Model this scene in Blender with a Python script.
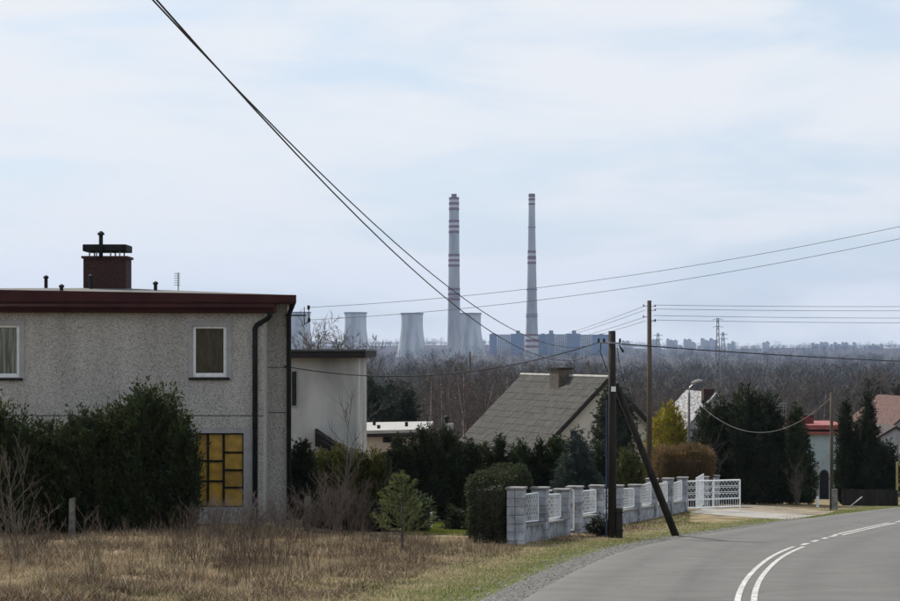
import bpy, math, random
import numpy as np
from mathutils import Vector, Matrix

for o in list(bpy.data.objects): bpy.data.objects.remove(o)
S = bpy.context.scene
COL = S.collection
random.seed(7); RNG = np.random.default_rng(7)
R = math.radians

# ------------------------------------------------------------------ camera
F, HY = 2000.0, 350.0                 # focal length in photo pixels, true horizon row
cam_d = bpy.data.cameras.new('camera'); cam = bpy.data.objects.new('camera', cam_d); COL.objects.link(cam)
cam_d.sensor_width = 36; cam_d.lens = 36 * F / 900; cam_d.shift_y = (HY - 300.5) / 900
cam_d.clip_start = .1; cam_d.clip_end = 30000
cam.location = (0, 0, 0); cam.rotation_euler = (R(90), 0, 0)
S.camera = cam
# ------------------------------------------------------------------ sky, sun, exposure
SUN_EL, SUN_AZ = 44.0, -38.0          # azimuth from +Y (view direction) towards +X; behind thin cloud, ahead to the left
w = bpy.data.worlds.new('World'); S.world = w; w.use_nodes = True
nt = w.node_tree; nt.nodes.clear()
def N(t, kind, **kw):
    n = t.nodes.new(kind)
    for k, v in kw.items(): setattr(n, k, v)
    return n
sky = N(nt, 'ShaderNodeTexSky', sky_type='NISHITA', sun_disc=False)
sky.sun_elevation = R(SUN_EL); sky.sun_rotation = R(SUN_AZ); sky.altitude = 250; sky.air_density = 1.0; sky.dust_density = 2.0
tc = N(nt, 'ShaderNodeTexCoord')
mp = N(nt, 'ShaderNodeMapping'); mp.inputs['Scale'].default_value = (2.6, 2.6, 11); mp.inputs['Location'].default_value = (.3, .1, .62)
n1 = N(nt, 'ShaderNodeTexNoise'); n1.inputs['Scale'].default_value = 2.3; n1.inputs['Detail'].default_value = 7; n1.inputs['Roughness'].default_value = .52
n1.inputs['Distortion'].default_value = .35
cr = N(nt, 'ShaderNodeMapRange'); cr.interpolation_type = 'SMOOTHSTEP'
cr.inputs['From Min'].default_value = .36; cr.inputs['From Max'].default_value = .62; cr.inputs['To Min'].default_value = .28; cr.inputs['To Max'].default_value = .95
mx = N(nt, 'ShaderNodeMix', data_type='RGBA'); mx.inputs['B'].default_value = (7.7, 7.85, 8.1, 1)
# thin high veil evens the sky out before the clouds are laid over it
vl = N(nt, 'ShaderNodeMix', data_type='RGBA'); vl.inputs['Factor'].default_value = .62; vl.inputs['B'].default_value = (5.2, 6.7, 8.3, 1)
bg = N(nt, 'ShaderNodeBackground'); bg.inputs['Strength'].default_value = .1
ow = N(nt, 'ShaderNodeOutputWorld')
L = nt.links.new
L(tc.outputs['Generated'], mp.inputs['Vector']); L(mp.outputs['Vector'], n1.inputs['Vector'])
L(n1.outputs['Fac'], cr.inputs['Value']); L(cr.outputs['Result'], mx.inputs['Factor'])
L(sky.outputs['Color'], vl.inputs['A']); L(vl.outputs['Result'], mx.inputs['A'])
L(mx.outputs['Result'], bg.inputs['Color']); L(bg.outputs['Background'], ow.inputs['Surface'])
sd = bpy.data.lights.new('sun', 'SUN'); so = bpy.data.objects.new('sun', sd); COL.objects.link(so)
sd.energy = 4.8; sd.angle = R(2.5); sd.color = (1, .93, .82)
sv = Vector((math.sin(R(SUN_AZ)) * math.cos(R(SUN_EL)), math.cos(R(SUN_AZ)) * math.cos(R(SUN_EL)), math.sin(R(SUN_EL))))
so.rotation_euler = sv.to_track_quat('Z', 'Y').to_euler(); so.location = sv * 60
S.view_settings.view_transform = 'Standard'; S.view_settings.look = 'None'
S.view_settings.exposure = 0.2; S.view_settings.gamma = 1
S.render.engine = 'CYCLES'
S.cycles.max_bounces = 6; S.cycles.volume_bounces = 0

# ------------------------------------------------------------------ pixel helpers
SL, CH = .06, 1.8                     # the hill falls 6 % away from the camera, eye 1.8 m above the road
def P(px, py, Y): return Vector(((px - 450) / F * Y, Y, (HY - py) / F * Y))
def PX(px, Y): return (px - 450) / F * Y
def PZ(py, Y): return (HY - py) / F * Y
def G(px, py):                        # a pixel on the sloping street
    d = F * CH / (py - HY - F * SL)
    return Vector((PX(px, d), d, -CH - SL * d))
def sstep(a, b, x):
    t = np.clip((x - a) / (b - a), 0, 1); return t * t * (3 - 2 * t)

def dense(pts, n=14):                 # Catmull-Rom
    p = [np.array(q, float) for q in pts]; out = []
    for i in range(len(p) - 1):
        a = p[max(i - 1, 0)]; b = p[i]; c = p[i + 1]; d = p[min(i + 2, len(p) - 1)]
        for k in range(n):
            t = k / n
            out.append(.5 * (2 * b + (c - a) * t + (2 * a - 5 * b + 4 * c - d) * t * t + (3 * b - a - 3 * c + d) * t ** 3))
    out.append(p[-1]); return np.array(out)
CEN = dense([(-4.6, -60), (-1.5, -30), (1.0, 0), (2.85, 18), (4.15, 28), (6.05, 38), (8.15, 46.5), (11.1, 56), (15.6, 69.2), (19.6, 80.5), (26.4, 98), (38, 125), (64, 182)])
def offs(poly, o):
    d = np.gradient(poly, axis=0); d /= np.linalg.norm(d, axis=1)[:, None]
    return poly + np.stack([d[:, 1], -d[:, 0]], 1) * np.reshape(o, (-1, 1))
HW = 3.0 + .6 * sstep(26, 50, CEN[:, 1])
EDGE = offs(CEN, -HW)
def edge_x(y): return np.interp(y, EDGE[:, 1], EDGE[:, 0])
def plane(y): return -CH - SL * y
def g(x, y):                          # height of the land
    x = np.asarray(x, float); y = np.asarray(y, float)
    yy = np.minimum(y, 430.0)
    z = -CH - SL * yy + .06 * np.clip(yy - 330, 0, 100) ** 2 / 200
    z = np.where(y > 430, -CH - SL * 430 + .06 * 50, z)
    dist = edge_x(y) - x              # metres left of the asphalt
    near = 1 - sstep(110, 170, y)
    left = sstep(1.5, 9, dist) * near
    z = z + left * (.12 + .25 * sstep(46, 56, y) * sstep(1, 5, -x))
    z = z - near * .05 * (1 - sstep(-.6, .4, dist)) * sstep(-9.5, -7.5, dist)
    z = z + left * .05 * (np.sin(x * 1.3 + y * .5) + np.sin(y * 1.1 - x * .7)) * (1 - sstep(50, 60, y))
    far = sstep(700, 1500, y)
    z = z + far * 3.5 * np.sin(x / 310 + 1.0) * np.sin(y / 420)
    z = z + 16 * np.exp(-((x - 190) / 420) ** 2 - ((y - 4150) / 500) ** 2)
    z = z + sstep(4600, 6400, y) * (35 + 5 * np.sin(x / 420 + 2.2) + 3 * np.sin(x / 170) - .0030 * x)
    return z
def gz(x, y): return float(g(x, y))

# ------------------------------------------------------------------ materials
MATS = {}
def mat(name, col, rough=.85, var=.25, scale=4.0, bump=0.0, bscale=None, col2=None, metal=0.0, detail=6, lo=.35, hi=.65, attr=False, stretch=None, spec=.3, trans=0):
    if name in MATS: return MATS[name]
    m = bpy.data.materials.new(name); m.use_nodes = True; t = m.node_tree; b = t.nodes['Principled BSDF']
    b.inputs['Roughness'].default_value = rough; b.inputs['Metallic'].default_value = metal
    b.inputs['Specular IOR Level'].default_value = spec
    tcn = N(t, 'ShaderNodeTexCoord'); vec = tcn.outputs['Object']
    if stretch:
        mm = N(t, 'ShaderNodeMapping'); mm.inputs['Scale'].default_value = stretch; t.links.new(vec, mm.inputs['Vector']); vec = mm.outputs['Vector']
    no = N(t, 'ShaderNodeTexNoise'); no.inputs['Scale'].default_value = scale; no.inputs['Detail'].default_value = detail
    t.links.new(vec, no.inputs['Vector'])
    mr = N(t, 'ShaderNodeMapRange'); mr.inputs['From Min'].default_value = lo; mr.inputs['From Max'].default_value = hi
    t.links.new(no.outputs['Fac'], mr.inputs['Value'])
    x = N(t, 'ShaderNodeMix', data_type='RGBA')
    c2 = col2 or tuple(c * (1 - var) for c in col); 
    c1 = col if col2 else tuple(min(1, c * (1 + var * .6)) for c in col)
    x.inputs['A'].default_value = (*c2, 1); x.inputs['B'].default_value = (*c1, 1)
    t.links.new(mr.outputs['Result'], x.inputs['Factor'])
    outc = x.outputs['Result']
    if attr:
        at = N(t, 'ShaderNodeAttribute', attribute_name='Col')
        mu = N(t, 'ShaderNodeMix', data_type='RGBA', blend_type='MULTIPLY'); mu.inputs['Factor'].default_value = 1
        t.links.new(outc, mu.inputs['A']); t.links.new(at.outputs['Color'], mu.inputs['B']); outc = mu.outputs['Result']
    t.links.new(outc, b.inputs['Base Color'])
    if trans:
        out = t.nodes['Material Output']; tr = N(t, 'ShaderNodeBsdfTranslucent'); ms = N(t, 'ShaderNodeMixShader'); ms.inputs['Fac'].default_value = trans
        t.links.new(outc, tr.inputs['Color']); t.links.new(b.outputs['BSDF'], ms.inputs[1]); t.links.new(tr.outputs['BSDF'], ms.inputs[2]); t.links.new(ms.outputs['Shader'], out.inputs['Surface'])
    if bump:
        bn = N(t, 'ShaderNodeTexNoise'); bn.inputs['Scale'].default_value = bscale or scale * 4; bn.inputs['Detail'].default_value = 4
        t.links.new(vec, bn.inputs['Vector'])
        bp = N(t, 'ShaderNodeBump'); bp.inputs['Strength'].default_value = bump; bp.inputs['Distance'].default_value = .03
        t.links.new(bn.outputs['Fac'], bp.inputs['Height']); t.links.new(bp.outputs['Normal'], b.inputs['Normal'])
    MATS[name] = m; return m

def pebble():
    m = bpy.data.materials.new('pebbledash'); m.use_nodes = True; t = m.node_tree; b = t.nodes['Principled BSDF']
    b.inputs['Roughness'].default_value = .95; b.inputs['Specular IOR Level'].default_value = .15
    tcn = N(t, 'ShaderNodeTexCoord')
    v = N(t, 'ShaderNodeTexVoronoi'); v.inputs['Scale'].default_value = 48; t.links.new(tcn.outputs['Object'], v.inputs['Vector'])
    sep = N(t, 'ShaderNodeSeparateColor'); t.links.new(v.outputs['Color'], sep.inputs['Color'])
    r = N(t, 'ShaderNodeValToRGB'); e = r.color_ramp.elements
    e[0].position = 0; e[0].color = (.17, .163, .152, 1); e[1].position = 1; e[1].color = (.46, .445, .42, 1)
    a = r.color_ramp.elements.new(.22); a.color = (.28, .27, .254, 1)
    a = r.color_ramp.elements.new(.5); a.color = (.375, .362, .34, 1)
    t.links.new(sep.outputs[0], r.inputs['Fac'])
    no = N(t, 'ShaderNodeTexNoise'); no.inputs['Scale'].default_value = 1.1; no.inputs['Detail'].default_value = 7; sm = N(t, 'ShaderNodeMapping'); sm.inputs['Scale'].default_value = (1.6, 1.6, .35); t.links.new(tcn.outputs['Object'], sm.inputs['Vector']); t.links.new(sm.outputs['Vector'], no.inputs['Vector'])
    mr = N(t, 'ShaderNodeMapRange'); mr.inputs['From Min'].default_value = .3; mr.inputs['From Max'].default_value = .7; mr.inputs['To Min'].default_value = .87; mr.inputs['To Max'].default_value = 1.12
    t.links.new(no.outputs['Fac'], mr.inputs['Value'])
    mu = N(t, 'ShaderNodeVectorMath', operation='SCALE'); t.links.new(r.outputs['Color'], mu.inputs[0]); t.links.new(mr.outputs['Result'], mu.inputs['Scale'])
    t.links.new(mu.outputs['Vector'], b.inputs['Base Color'])
    bp = N(t, 'ShaderNodeBump'); bp.inputs['Strength'].default_value = .7; bp.inputs['Distance'].default_value = .02
    t.links.new(v.outputs['Distance'], bp.inputs['Height']); t.links.new(bp.outputs['Normal'], b.inputs['Normal'])
    return m
PEB = pebble()

def ground_mat():
    m = bpy.data.materials.new('land'); m.use_nodes = True; t = m.node_tree; b = t.nodes['Principled BSDF']; b.inputs['Roughness'].default_value = 1; b.inputs['Specular IOR Level'].default_value = .1
    tcn = N(t, 'ShaderNodeTexCoord')
    def noise(sc, det=6):
        n = N(t, 'ShaderNodeTexNoise'); n.inputs['Scale'].default_value = sc; n.inputs['Detail'].default_value = det; t.links.new(tcn.outputs['Object'], n.inputs['Vector']); return n
    def ramp(src, stops):
        r = N(t, 'ShaderNodeValToRGB'); r.color_ramp.elements[0].position = stops[0][0]; r.color_ramp.elements[0].color = (*stops[0][1], 1)
        r.color_ramp.elements[1].position = stops[-1][0]; r.color_ramp.elements[1].color = (*stops[-1][1], 1)
        for p_, c_ in stops[1:-1]: q = r.color_ramp.elements.new(p_); q.color = (*c_, 1)
        t.links.new(src, r.inputs['Fac']); return r
    near = ramp(noise(.9).outputs['Fac'], [(.3, (.075, .068, .032)), (.47, (.17, .135, .075)), (.6, (.27, .21, .135)), (.75, (.11, .08, .058))])
    fine = noise(14, 5)
    far = ramp(noise(.012, 8).outputs['Fac'], [(.35, (.042, .036, .030)), (.6, (.066, .055, .046))])
    sx = N(t, 'ShaderNodeSeparateXYZ'); t.links.new(tcn.outputs['Object'], sx.inputs['Vector'])
    mr = N(t, 'ShaderNodeMapRange'); mr.inputs['From Min'].default_value = 105; mr.inputs['From Max'].default_value = 135; t.links.new(sx.outputs['Y'], mr.inputs['Value'])
    at = N(t, 'ShaderNodeAttribute', attribute_name='Col'); gm = N(t, 'ShaderNodeMix', data_type='RGBA'); gm.inputs['B'].default_value = (.082, .098, .026, 1); t.links.new(at.outputs['Fac'], gm.inputs['Factor']); t.links.new(near.outputs['Color'], gm.inputs['A'])
    mu = N(t, 'ShaderNodeMix', data_type='RGBA', blend_type='OVERLAY'); mu.inputs['Factor'].default_value = .7; t.links.new(gm.outputs['Result'], mu.inputs['A']); t.links.new(fine.outputs['Color'], mu.inputs['B'])
    x = N(t, 'ShaderNodeMix', data_type='RGBA'); t.links.new(mr.outputs['Result'], x.inputs['Factor']); t.links.new(mu.outputs['Result'], x.inputs['A']); t.links.new(far.outputs['Color'], x.inputs['B'])
    t.links.new(x.outputs['Result'], b.inputs['Base Color'])
    bp = N(t, 'ShaderNodeBump'); bp.inputs['Strength'].default_value = .6; bp.inputs['Distance'].default_value = .05; t.links.new(fine.outputs['Fac'], bp.inputs['Height']); t.links.new(bp.outputs['Normal'], b.inputs['Normal'])
    return m

def glass(name, col, rough=.12):
    m = mat(name, col, rough=rough, var=.4, scale=3, spec=.6); return m

M_white = mat('white_paint', (.66, .67, .68), .55, .12, 9)
M_gatew = mat('white_metal', (.74, .76, .78), .5, .15, 12)
M_block = mat('painted_block', (.36, .38, .43), .9, .38, 2.5, .5, 40)
M_block2 = mat('painted_block_stained', (.28, .295, .33), .92, .45, 4, .5, 40)
M_cap = mat('cap_concrete', (.20, .20, .20), .95, .35, 6, .4, 40)
M_conc = mat('concrete', (.36, .35, .33), .95, .3, 3, .4, 30)
M_smooth = mat('grey_plaster', (.29, .29, .295), .9, .15, 3)
M_maroon = mat('maroon_fascia', (.042, .013, .014), .75, .25, 2, spec=.15)
M_brick = mat('sooty_brick', (.045, .021, .019), .92, .4, 14, .5, 30)
M_dark = mat('dark_metal', (.016, .016, .017), .7, .3, 6, spec=.12)
M_grey = mat('galvanised', (.25, .26, .27), .45, .25, 8, metal=.5)
M_wood = mat('tarred_wood', (.024, .020, .017), .9, .45, 6, .6, 30, stretch=(1, 1, .12))
M_wood2 = mat('weathered_wood', (.075, .060, .043), .9, .35, 6, .6, 30, stretch=(1, 1, .12))
M_wire = mat('black_cable', (.012, .012, .013), .6, .1, 5)
M_wiret = mat('aluminium_wire', (.10, .10, .105), .5, .1, 5)
M_bark = mat('bark', (.085, .074, .064), .95, .4, 5, .4, 20, stretch=(1, 1, .25))
M_birch = mat('birch_bark', (.42, .40, .37), .9, .5, 3, stretch=(1, 1, 2.5))
M_leaf = mat('evergreen_leaf', (1, 1, 1), .7, .12, 1.5, attr=True, spec=.2, trans=.3)
M_twig = mat('twigs', (1, 1, 1), .95, .12, 1.0, attr=True, spec=.1)
M_grass = mat('grass_blades', (1, 1, 1), .9, .12, .6, attr=True, spec=.1, trans=.2)

# ------------------------------------------------------------------ mesh helpers
def tag(o, label=None, cat=None, group=None, kind=None):
    if label: o['label'] = label
    if cat: o['category'] = cat
    if group: o['group'] = group
    if kind: o['kind'] = kind
    return o
def empty(name, loc, label, cat, group=None):
    o = bpy.data.objects.new(name, None); COL.objects.link(o); o.location = loc; o.empty_display_size = .3
    return tag(o, label, cat, group)
def root_loc(o):
    v = Vector((0, 0, 0))
    while o: v += o.location; o = o.parent
    return v
def link(name, me, parent=None, loc=(0, 0, 0)):
    o = bpy.data.objects.new(name, me); COL.objects.link(o); o.location = loc
    if parent: o.parent = parent
    return o
def np_mesh(name, V, quads=None, tris=None, col=None, m=None, smooth=False):
    me = bpy.data.meshes.new(name); V = np.ascontiguousarray(V, np.float32)
    me.vertices.add(len(V)); me.vertices.foreach_set('co', V.ravel())
    loops = []; tot = []
    if quads is not None and len(quads): loops.append(np.asarray(quads, np.int32).ravel()); tot.append(np.full(len(quads), 4, np.int32))
    if tris is not None and len(tris): loops.append(np.asarray(tris, np.int32).ravel()); tot.append(np.full(len(tris), 3, np.int32))
    loops = np.concatenate(loops); tot = np.concatenate(tot)
    me.loops.add(len(loops)); me.loops.foreach_set('vertex_index', loops)
    me.polygons.add(len(tot)); me.polygons.foreach_set('loop_start', np.concatenate([[0], np.cumsum(tot)[:-1]]).astype(np.int32)); me.polygons.foreach_set('loop_total', tot)
    if smooth: me.polygons.foreach_set('use_smooth', np.ones(len(tot), bool))
    if col is not None:
        a = me.color_attributes.new('Col', 'FLOAT_COLOR', 'POINT')
        c = np.ones((len(V), 4), np.float32); c[:, :3] = col; a.data.foreach_set('color', c.ravel())
    if m: me.materials.append(m)
    me.update(calc_edges=True); return me

class MB:
    def __init__(s): s.v = []; s.f = []
    def add(s, vs, fs):
        k = len(s.v); s.v += [tuple(v) for v in vs]; s.f += [[k + i for i in f] for f in fs]; return s
    def box(s, x0, x1, y0, y1, z0, z1):
        return s.add([(x0, y0, z0), (x1, y0, z0), (x1, y1, z0), (x0, y1, z0), (x0, y0, z1), (x1, y0, z1), (x1, y1, z1), (x0, y1, z1)],
                     [(3, 2, 1, 0), (4, 5, 6, 7), (0, 1, 5, 4), (1, 2, 6, 5), (2, 3, 7, 6), (3, 0, 4, 7)])
    def hexa(s, pts):                   # 4 bottom points then 4 top points, same order
        return s.add(pts, [(3, 2, 1, 0), (4, 5, 6, 7), (0, 1, 5, 4), (1, 2, 6, 5), (2, 3, 7, 6), (3, 0, 4, 7)])
    def obox(s, c, u, v, su, sv, z0, z1):   # box about c along horizontal unit axes u, v with half sizes
        c = Vector(c); u = Vector((u[0], u[1], 0)); v = Vector((v[0], v[1], 0)); q = []
        for z in (z0, z1):
            for a, b in ((-1, -1), (1, -1), (1, 1), (-1, 1)):
                p = c + u * a * su + v * b * sv; q.append((p.x, p.y, z))
        return s.hexa(q)
    def tube(s, pts, r, n=6, cap=True):
        pts = [Vector(p) for p in pts]; rs = r if isinstance(r, (list, tuple)) else [r] * len(pts)
        vs = []; fs = []; prev = None
        for i, p in enumerate(pts):
            d = (pts[min(i + 1, len(pts) - 1)] - pts[max(i - 1, 0)]).normalized()
            a = prev if prev and abs(prev.dot(d)) < .9 else (Vector((1, 0, 0)) if abs(d.x) < .8 else Vector((0, 1, 0)))
            a = (a - d * a.dot(d)).normalized(); prev = a; b = d.cross(a)
            for k in range(n):
                t = 2 * math.pi * k / n; vs.append(p + (a * math.cos(t) + b * math.sin(t)) * rs[i])
        for i in range(len(pts) - 1):
            for k in range(n): fs.append((i * n + k, i * n + (k + 1) % n, (i + 1) * n + (k + 1) % n, (i + 1) * n + k))
        if cap: fs.append(tuple(reversed(range(n)))); fs.append(tuple(range((len(pts) - 1) * n, len(pts) * n)))
        return s.add(vs, fs)
    def lathe(s, c, prof, n=24, cap=True):
        c = Vector(c); vs = []; fs = []
        for r, z in prof:
            for k in range(n): t = 2 * math.pi * k / n; vs.append((c.x + r * math.cos(t), c.y + r * math.sin(t), c.z + z))
        for i in range(len(prof) - 1):
            for k in range(n): fs.append((i * n + k, i * n + (k + 1) % n, (i + 1) * n + (k + 1) % n, (i + 1) * n + k))
        if cap: fs.append(tuple(reversed(range(n)))); fs.append(tuple(range((len(prof) - 1) * n, len(prof) * n)))
        return s.add(vs, fs)
    def build(s, name, m, parent=None, loc=None, smooth=False, bevel=0):
        o0 = root_loc(parent) if parent else Vector(loc if loc is not None else (0, 0, 0))
        me = bpy.data.meshes.new(name)
        me.from_pydata([(x - o0.x, y - o0.y, z - o0.z) for x, y, z in s.v], [], s.f); me.update()
        if smooth:
            for p in me.polygons: p.use_smooth = len(p.vertices) == 4
        me.materials.append(m)
        o = link(name, me, parent, (0, 0, 0) if parent else o0)
        if bevel:
            b = o.modifiers.new('bevel', 'BEVEL'); b.width = bevel; b.segments = 1; b.limit_method = 'ANGLE'
        return o

def unit(v): return v / np.maximum(np.linalg.norm(v, axis=-1, keepdims=True), 1e-9)
def segs_mesh(segs, sides=3):
    """segs: rows x0 y0 z0 x1 y1 z1 r0 r1 -> prisms"""
    s = np.array(segs, float); a = s[:, :3]; b = s[:, 3:6]; d = unit(b - a)
    ref = np.where(np.abs(d[:, 2:3]) > .8, np.array([[1., 0, 0]]), np.array([[0, 0, 1.]]))
    u = unit(np.cross(d, ref)); v = np.cross(d, u); V = []
    for base, r in ((a, s[:, 6:7]), (b, s[:, 7:8])):
        for k in range(sides):
            t = 2 * math.pi * k / sides; V.append(base + (u * math.cos(t) + v * math.sin(t)) * r)
    V = np.stack(V, 1); n = len(s); idx = np.arange(n)[:, None] * sides * 2
    Q = [np.concatenate([idx + k, idx + (k + 1) % sides, idx + sides + (k + 1) % sides, idx + sides + k], 1) for k in range(sides)]
    return V.reshape(-1, 3), np.concatenate(Q)
def cards(Pt, D, Ln, Wd, col):
    """pointed leaf-shaped quads at Pt along D"""
    n = len(Pt); D = unit(D); side = unit(np.cross(D, RNG.normal(size=(n, 3)))); Ln = np.broadcast_to(Ln, (n,))[:, None]; Wd = np.broadcast_to(Wd, (n,))[:, None]
    V = np.stack([Pt, Pt + D * Ln * .5 + side * Wd * .5, Pt + D * Ln, Pt + D * Ln * .5 - side * Wd * .5], 1).reshape(-1, 3)
    return V, np.arange(4 * n).reshape(-1, 4), np.repeat(col, 4, 0)
def colvar(base, n, var=.3, hue=.12):
    b = np.array(base)[None]; k = 1 + var * RNG.uniform(-1, 1, (n, 1)); h = 1 + hue * RNG.uniform(-1, 1, (n, 3)); return b * k * h

def lump(seed):
    r = np.random.default_rng(seed); A = r.uniform(-1, 1, (7, 3)); ph = r.uniform(0, 6.28, 7)
    def f(th, z, k=1.0):
        o = 0
        for i in range(7): o = o + np.sin((2 + i) * .9 * np.round(1 + abs(A[i, 0]) * 4) * th / 1.8 + z * (2 + 6 * A[i, 1]) * k + ph[i]) * (.5 / (1 + .3 * i))
        return o
    return f
def evergreen(name, base, h, prof, label, group, col, n=6000, leaf=(.16, .07), up=.5, out=.8, jit=.55, ragged=.10, seed=0, cat='shrub', ry=1.0, trunk_r=.06, rough_top=.12, plume=1.0):
    """conifer or evergreen shrub: tapered trunk and a crown of leaf sprays round branching shoots; prof = [(t, radius)]"""
    root = empty(name, base, label, cat, group)
    if n > 2800: n = int(n * 2.3); leaf = (leaf[0] * .62, leaf[1] * .55)
    r = np.random.default_rng(seed + 100); f = lump(seed)
    ts = np.array([p[0] for p in prof]); rs = np.array([p[1] for p in prof])
    # shoots: leaf clusters on a bumpy shell
    nc = max(60, n // 14)
    tt = np.linspace(0, 1, 400); wgt = np.interp(tt, ts, rs) + .03; cdf = np.cumsum(wgt); cdf /= cdf[-1]
    t = np.interp(r.uniform(size=nc), cdf, tt); th = r.uniform(0, 2 * math.pi, nc)
    rr = np.interp(t, ts, rs); fr = np.sqrt(r.uniform(.42, 1.05, nc)); fr = fr + ragged * f(th, t * 2) * .8 + r.normal(size=nc) * ragged * .5
    c = np.stack([np.cos(th) * rr * fr, np.sin(th) * rr * fr * ry, t * h * (1 + rough_top * .3 * f(th * 2, t)) + .03], 1)
    N_ = np.stack([np.cos(th), np.sin(th), np.full(nc, .15)], 1)
    k = max(1, n // nc); size = leaf[0]
    sh = unit(N_ * out * .8 + np.array([[0, 0, up * 1.3]]) + r.normal(size=(nc, 3)) * jit * .6); sl_ = size * plume * r.uniform(1.2, 3.6, nc)
    al = r.uniform(-.5, .6, nc * k)
    Pt = np.repeat(c, k, 0) + np.repeat(sh * sl_[:, None], k, 0) * al[:, None] + r.normal(size=(nc * k, 3)) * size * .22 * (1.2 - al[:, None])
    D = np.repeat(sh, k, 0) * 1.0 + r.normal(size=(nc * k, 3)) * jit * .8
    Pt[:, 2] = np.maximum(Pt[:, 2], .04)
    cc = np.repeat(colvar(col, nc, .6, .2), k, 0) * (1 + .25 * r.uniform(-1, 1, (nc * k, 1)))
    V, Q, C = cards(Pt, D, leaf[0] * r.uniform(.7, 1.4, nc * k), leaf[1] * r.uniform(.7, 1.3, nc * k), cc)
    # the dense inner twigs
    nz, na = 16, 16; zz = np.linspace(0.02, .96, nz); aa = np.linspace(0, 2 * math.pi, na, endpoint=False)
    Z, A_ = np.meshgrid(zz, aa, indexing='ij'); rad = np.interp(Z, ts, rs) * (.72 + ragged * .6 * f(A_, Z * 2))
    K = np.stack([np.cos(A_) * rad, np.sin(A_) * rad * ry, Z * h], -1).reshape(-1, 3)
    q = np.array([(i * na + j, i * na + (j + 1) % na, (i + 1) * na + (j + 1) % na, (i + 1) * na + j) for i in range(nz - 1) for j in range(na)]) + len(V)
    V = np.concatenate([V, K]); C = np.concatenate([C, colvar(col, len(K), .3)]); Q = np.concatenate([Q, q])
    link('crown', np_mesh('crown', V, Q, col=C, m=M_leaf), root)
    tv, tq = segs_mesh([(0, 0, -.15, 0, 0, h * .5, trunk_r, trunk_r * .6), (0, 0, h * .5, 0, 0, h * .9, trunk_r * .6, trunk_r * .2)], 6)
    link('trunk', np_mesh('trunk', tv, tq, m=M_bark), root)
    return root
CONE = [(0, .78), (.06, .95), (.2, 1), (.45, .8), (.7, .5), (.9, .2), (1, .03)]
COLUMN = [(0, .75), (.1, .95), (.4, 1), (.7, .86), (.88, .55), (1, .08)]
ROUND = [(0, .6), (.12, .85), (.35, 1), (.6, .98), (.8, .78), (.93, .45), (1, .1)]
def prof(shape, r): return [(t, a * r) for t, a in shape]

# ---- bare trees
def grow(seed, h=10.0, trunk=.13, nb=16, spread=.55, sub=6, twig=7, lean=.05, start=.25, droop=.0):
    r = random.Random(seed); tr = []; br = []; tw = []
    p = Vector((0, 0, -.3)); d = Vector((r.uniform(-lean, lean), r.uniform(-lean, lean), 1)).normalized(); n = 8; pts = [p.copy()]
    for i in range(n):
        q = p + d * (h * .95 + .3) / n; r0 = trunk * (1 - i / n) ** .85 + .012; r1 = trunk * (1 - (i + 1) / n) ** .85 + .012
        tr.append((*p, *q, r0, r1)); p = q; pts.append(p.copy())
        d = (d + Vector((r.uniform(-1, 1), r.uniform(-1, 1), .3)) * .10).normalized()
    def at(t): 
        x = t * n; i = min(int(x), n - 1); return pts[i].lerp(pts[i + 1], x - i)
    for b in range(nb):
        t = start + (1 - start) * (b + r.random()) / nb * .97; a = b * 2.4 + r.uniform(-.5, .5)
        ln = h * (.14 + .24 * (1 - t)) * r.uniform(.7, 1.3); el = r.uniform(.5, 1.1)
        d = Vector((math.cos(a) * spread, math.sin(a) * spread, .35 + .5 * el)).normalized(); p = at(t); rb = max(.015, trunk * .45 * (1 - t) + .012)
        P_ = [p.copy()]
        for i in range(3):
            q = p + d * ln / 3; br.append((*p, *q, rb * (1 - i / 3.3), rb * (1 - (i + 1) / 3.3))); p = q; P_.append(p.copy())
            d = (d + Vector((r.uniform(-1, 1), r.uniform(-1, 1), r.uniform(.0, .8) - droop)) * .25).normalized()
        for s_ in range(sub):
            x = (s_ + r.random()) / sub * 2.98; i = int(x); p0 = P_[i].lerp(P_[i + 1], x - i)
            d2 = (d + Vector((r.uniform(-1, 1), r.uniform(-1, 1), r.uniform(-.5, .8) - droop)) * .9).normalized(); l2 = ln * r.uniform(.22, .42)
            p1 = p0 + d2 * l2; br.append((*p0, *p1, .013, .008))
            for k in range(twig):
                p2 = p0.lerp(p1, r.uniform(.2, 1)); d3 = (d2 + Vector((r.uniform(-1, 1), r.uniform(-1, 1), r.uniform(-.6, .9) - droop)) * .9).normalized()
                tw.append((*p2, *(p2 + d3 * l2 * r.uniform(.35, .9)), .008, .002))
    return tr, br, tw
def tree_data(seed, tint=(.075, .06, .05), thick=1.0, birch=False, **kw):
    tr, br, tw = grow(seed, **kw)
    tw = [(*a[:6], a[6] * thick, a[7] * thick) for a in tw]
    tv, tq = segs_mesh(tr, 6); bv, bq = segs_mesh(br, 3)
    t = np.array(tw); a = t[:, :3]; d = t[:, 3:6] - a; ln = np.linalg.norm(d, axis=1)
    wv, wq, wc = cards(a, d, ln, t[:, 6] * 2.4, colvar(tint, len(t), .3))
    V = np.concatenate([bv, wv]); Q = np.concatenate([bq, wq + len(bv)]); C = np.concatenate([colvar(tuple(x * .85 for x in tint), len(bv), .1), wc])
    return (tv, tq), (V, Q, C)
TREE_KINDS = {}
def tree_kind(key, birch=False, **kw):
    (tv, tq), (V, Q, C) = tree_data(**kw)
    TREE_KINDS[key] = (np_mesh('trunk', tv, tq, m=M_birch if birch else M_bark, smooth=True), np_mesh('crown', V, Q, col=C, m=M_twig), (tv, tq, V, Q, C))
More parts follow.
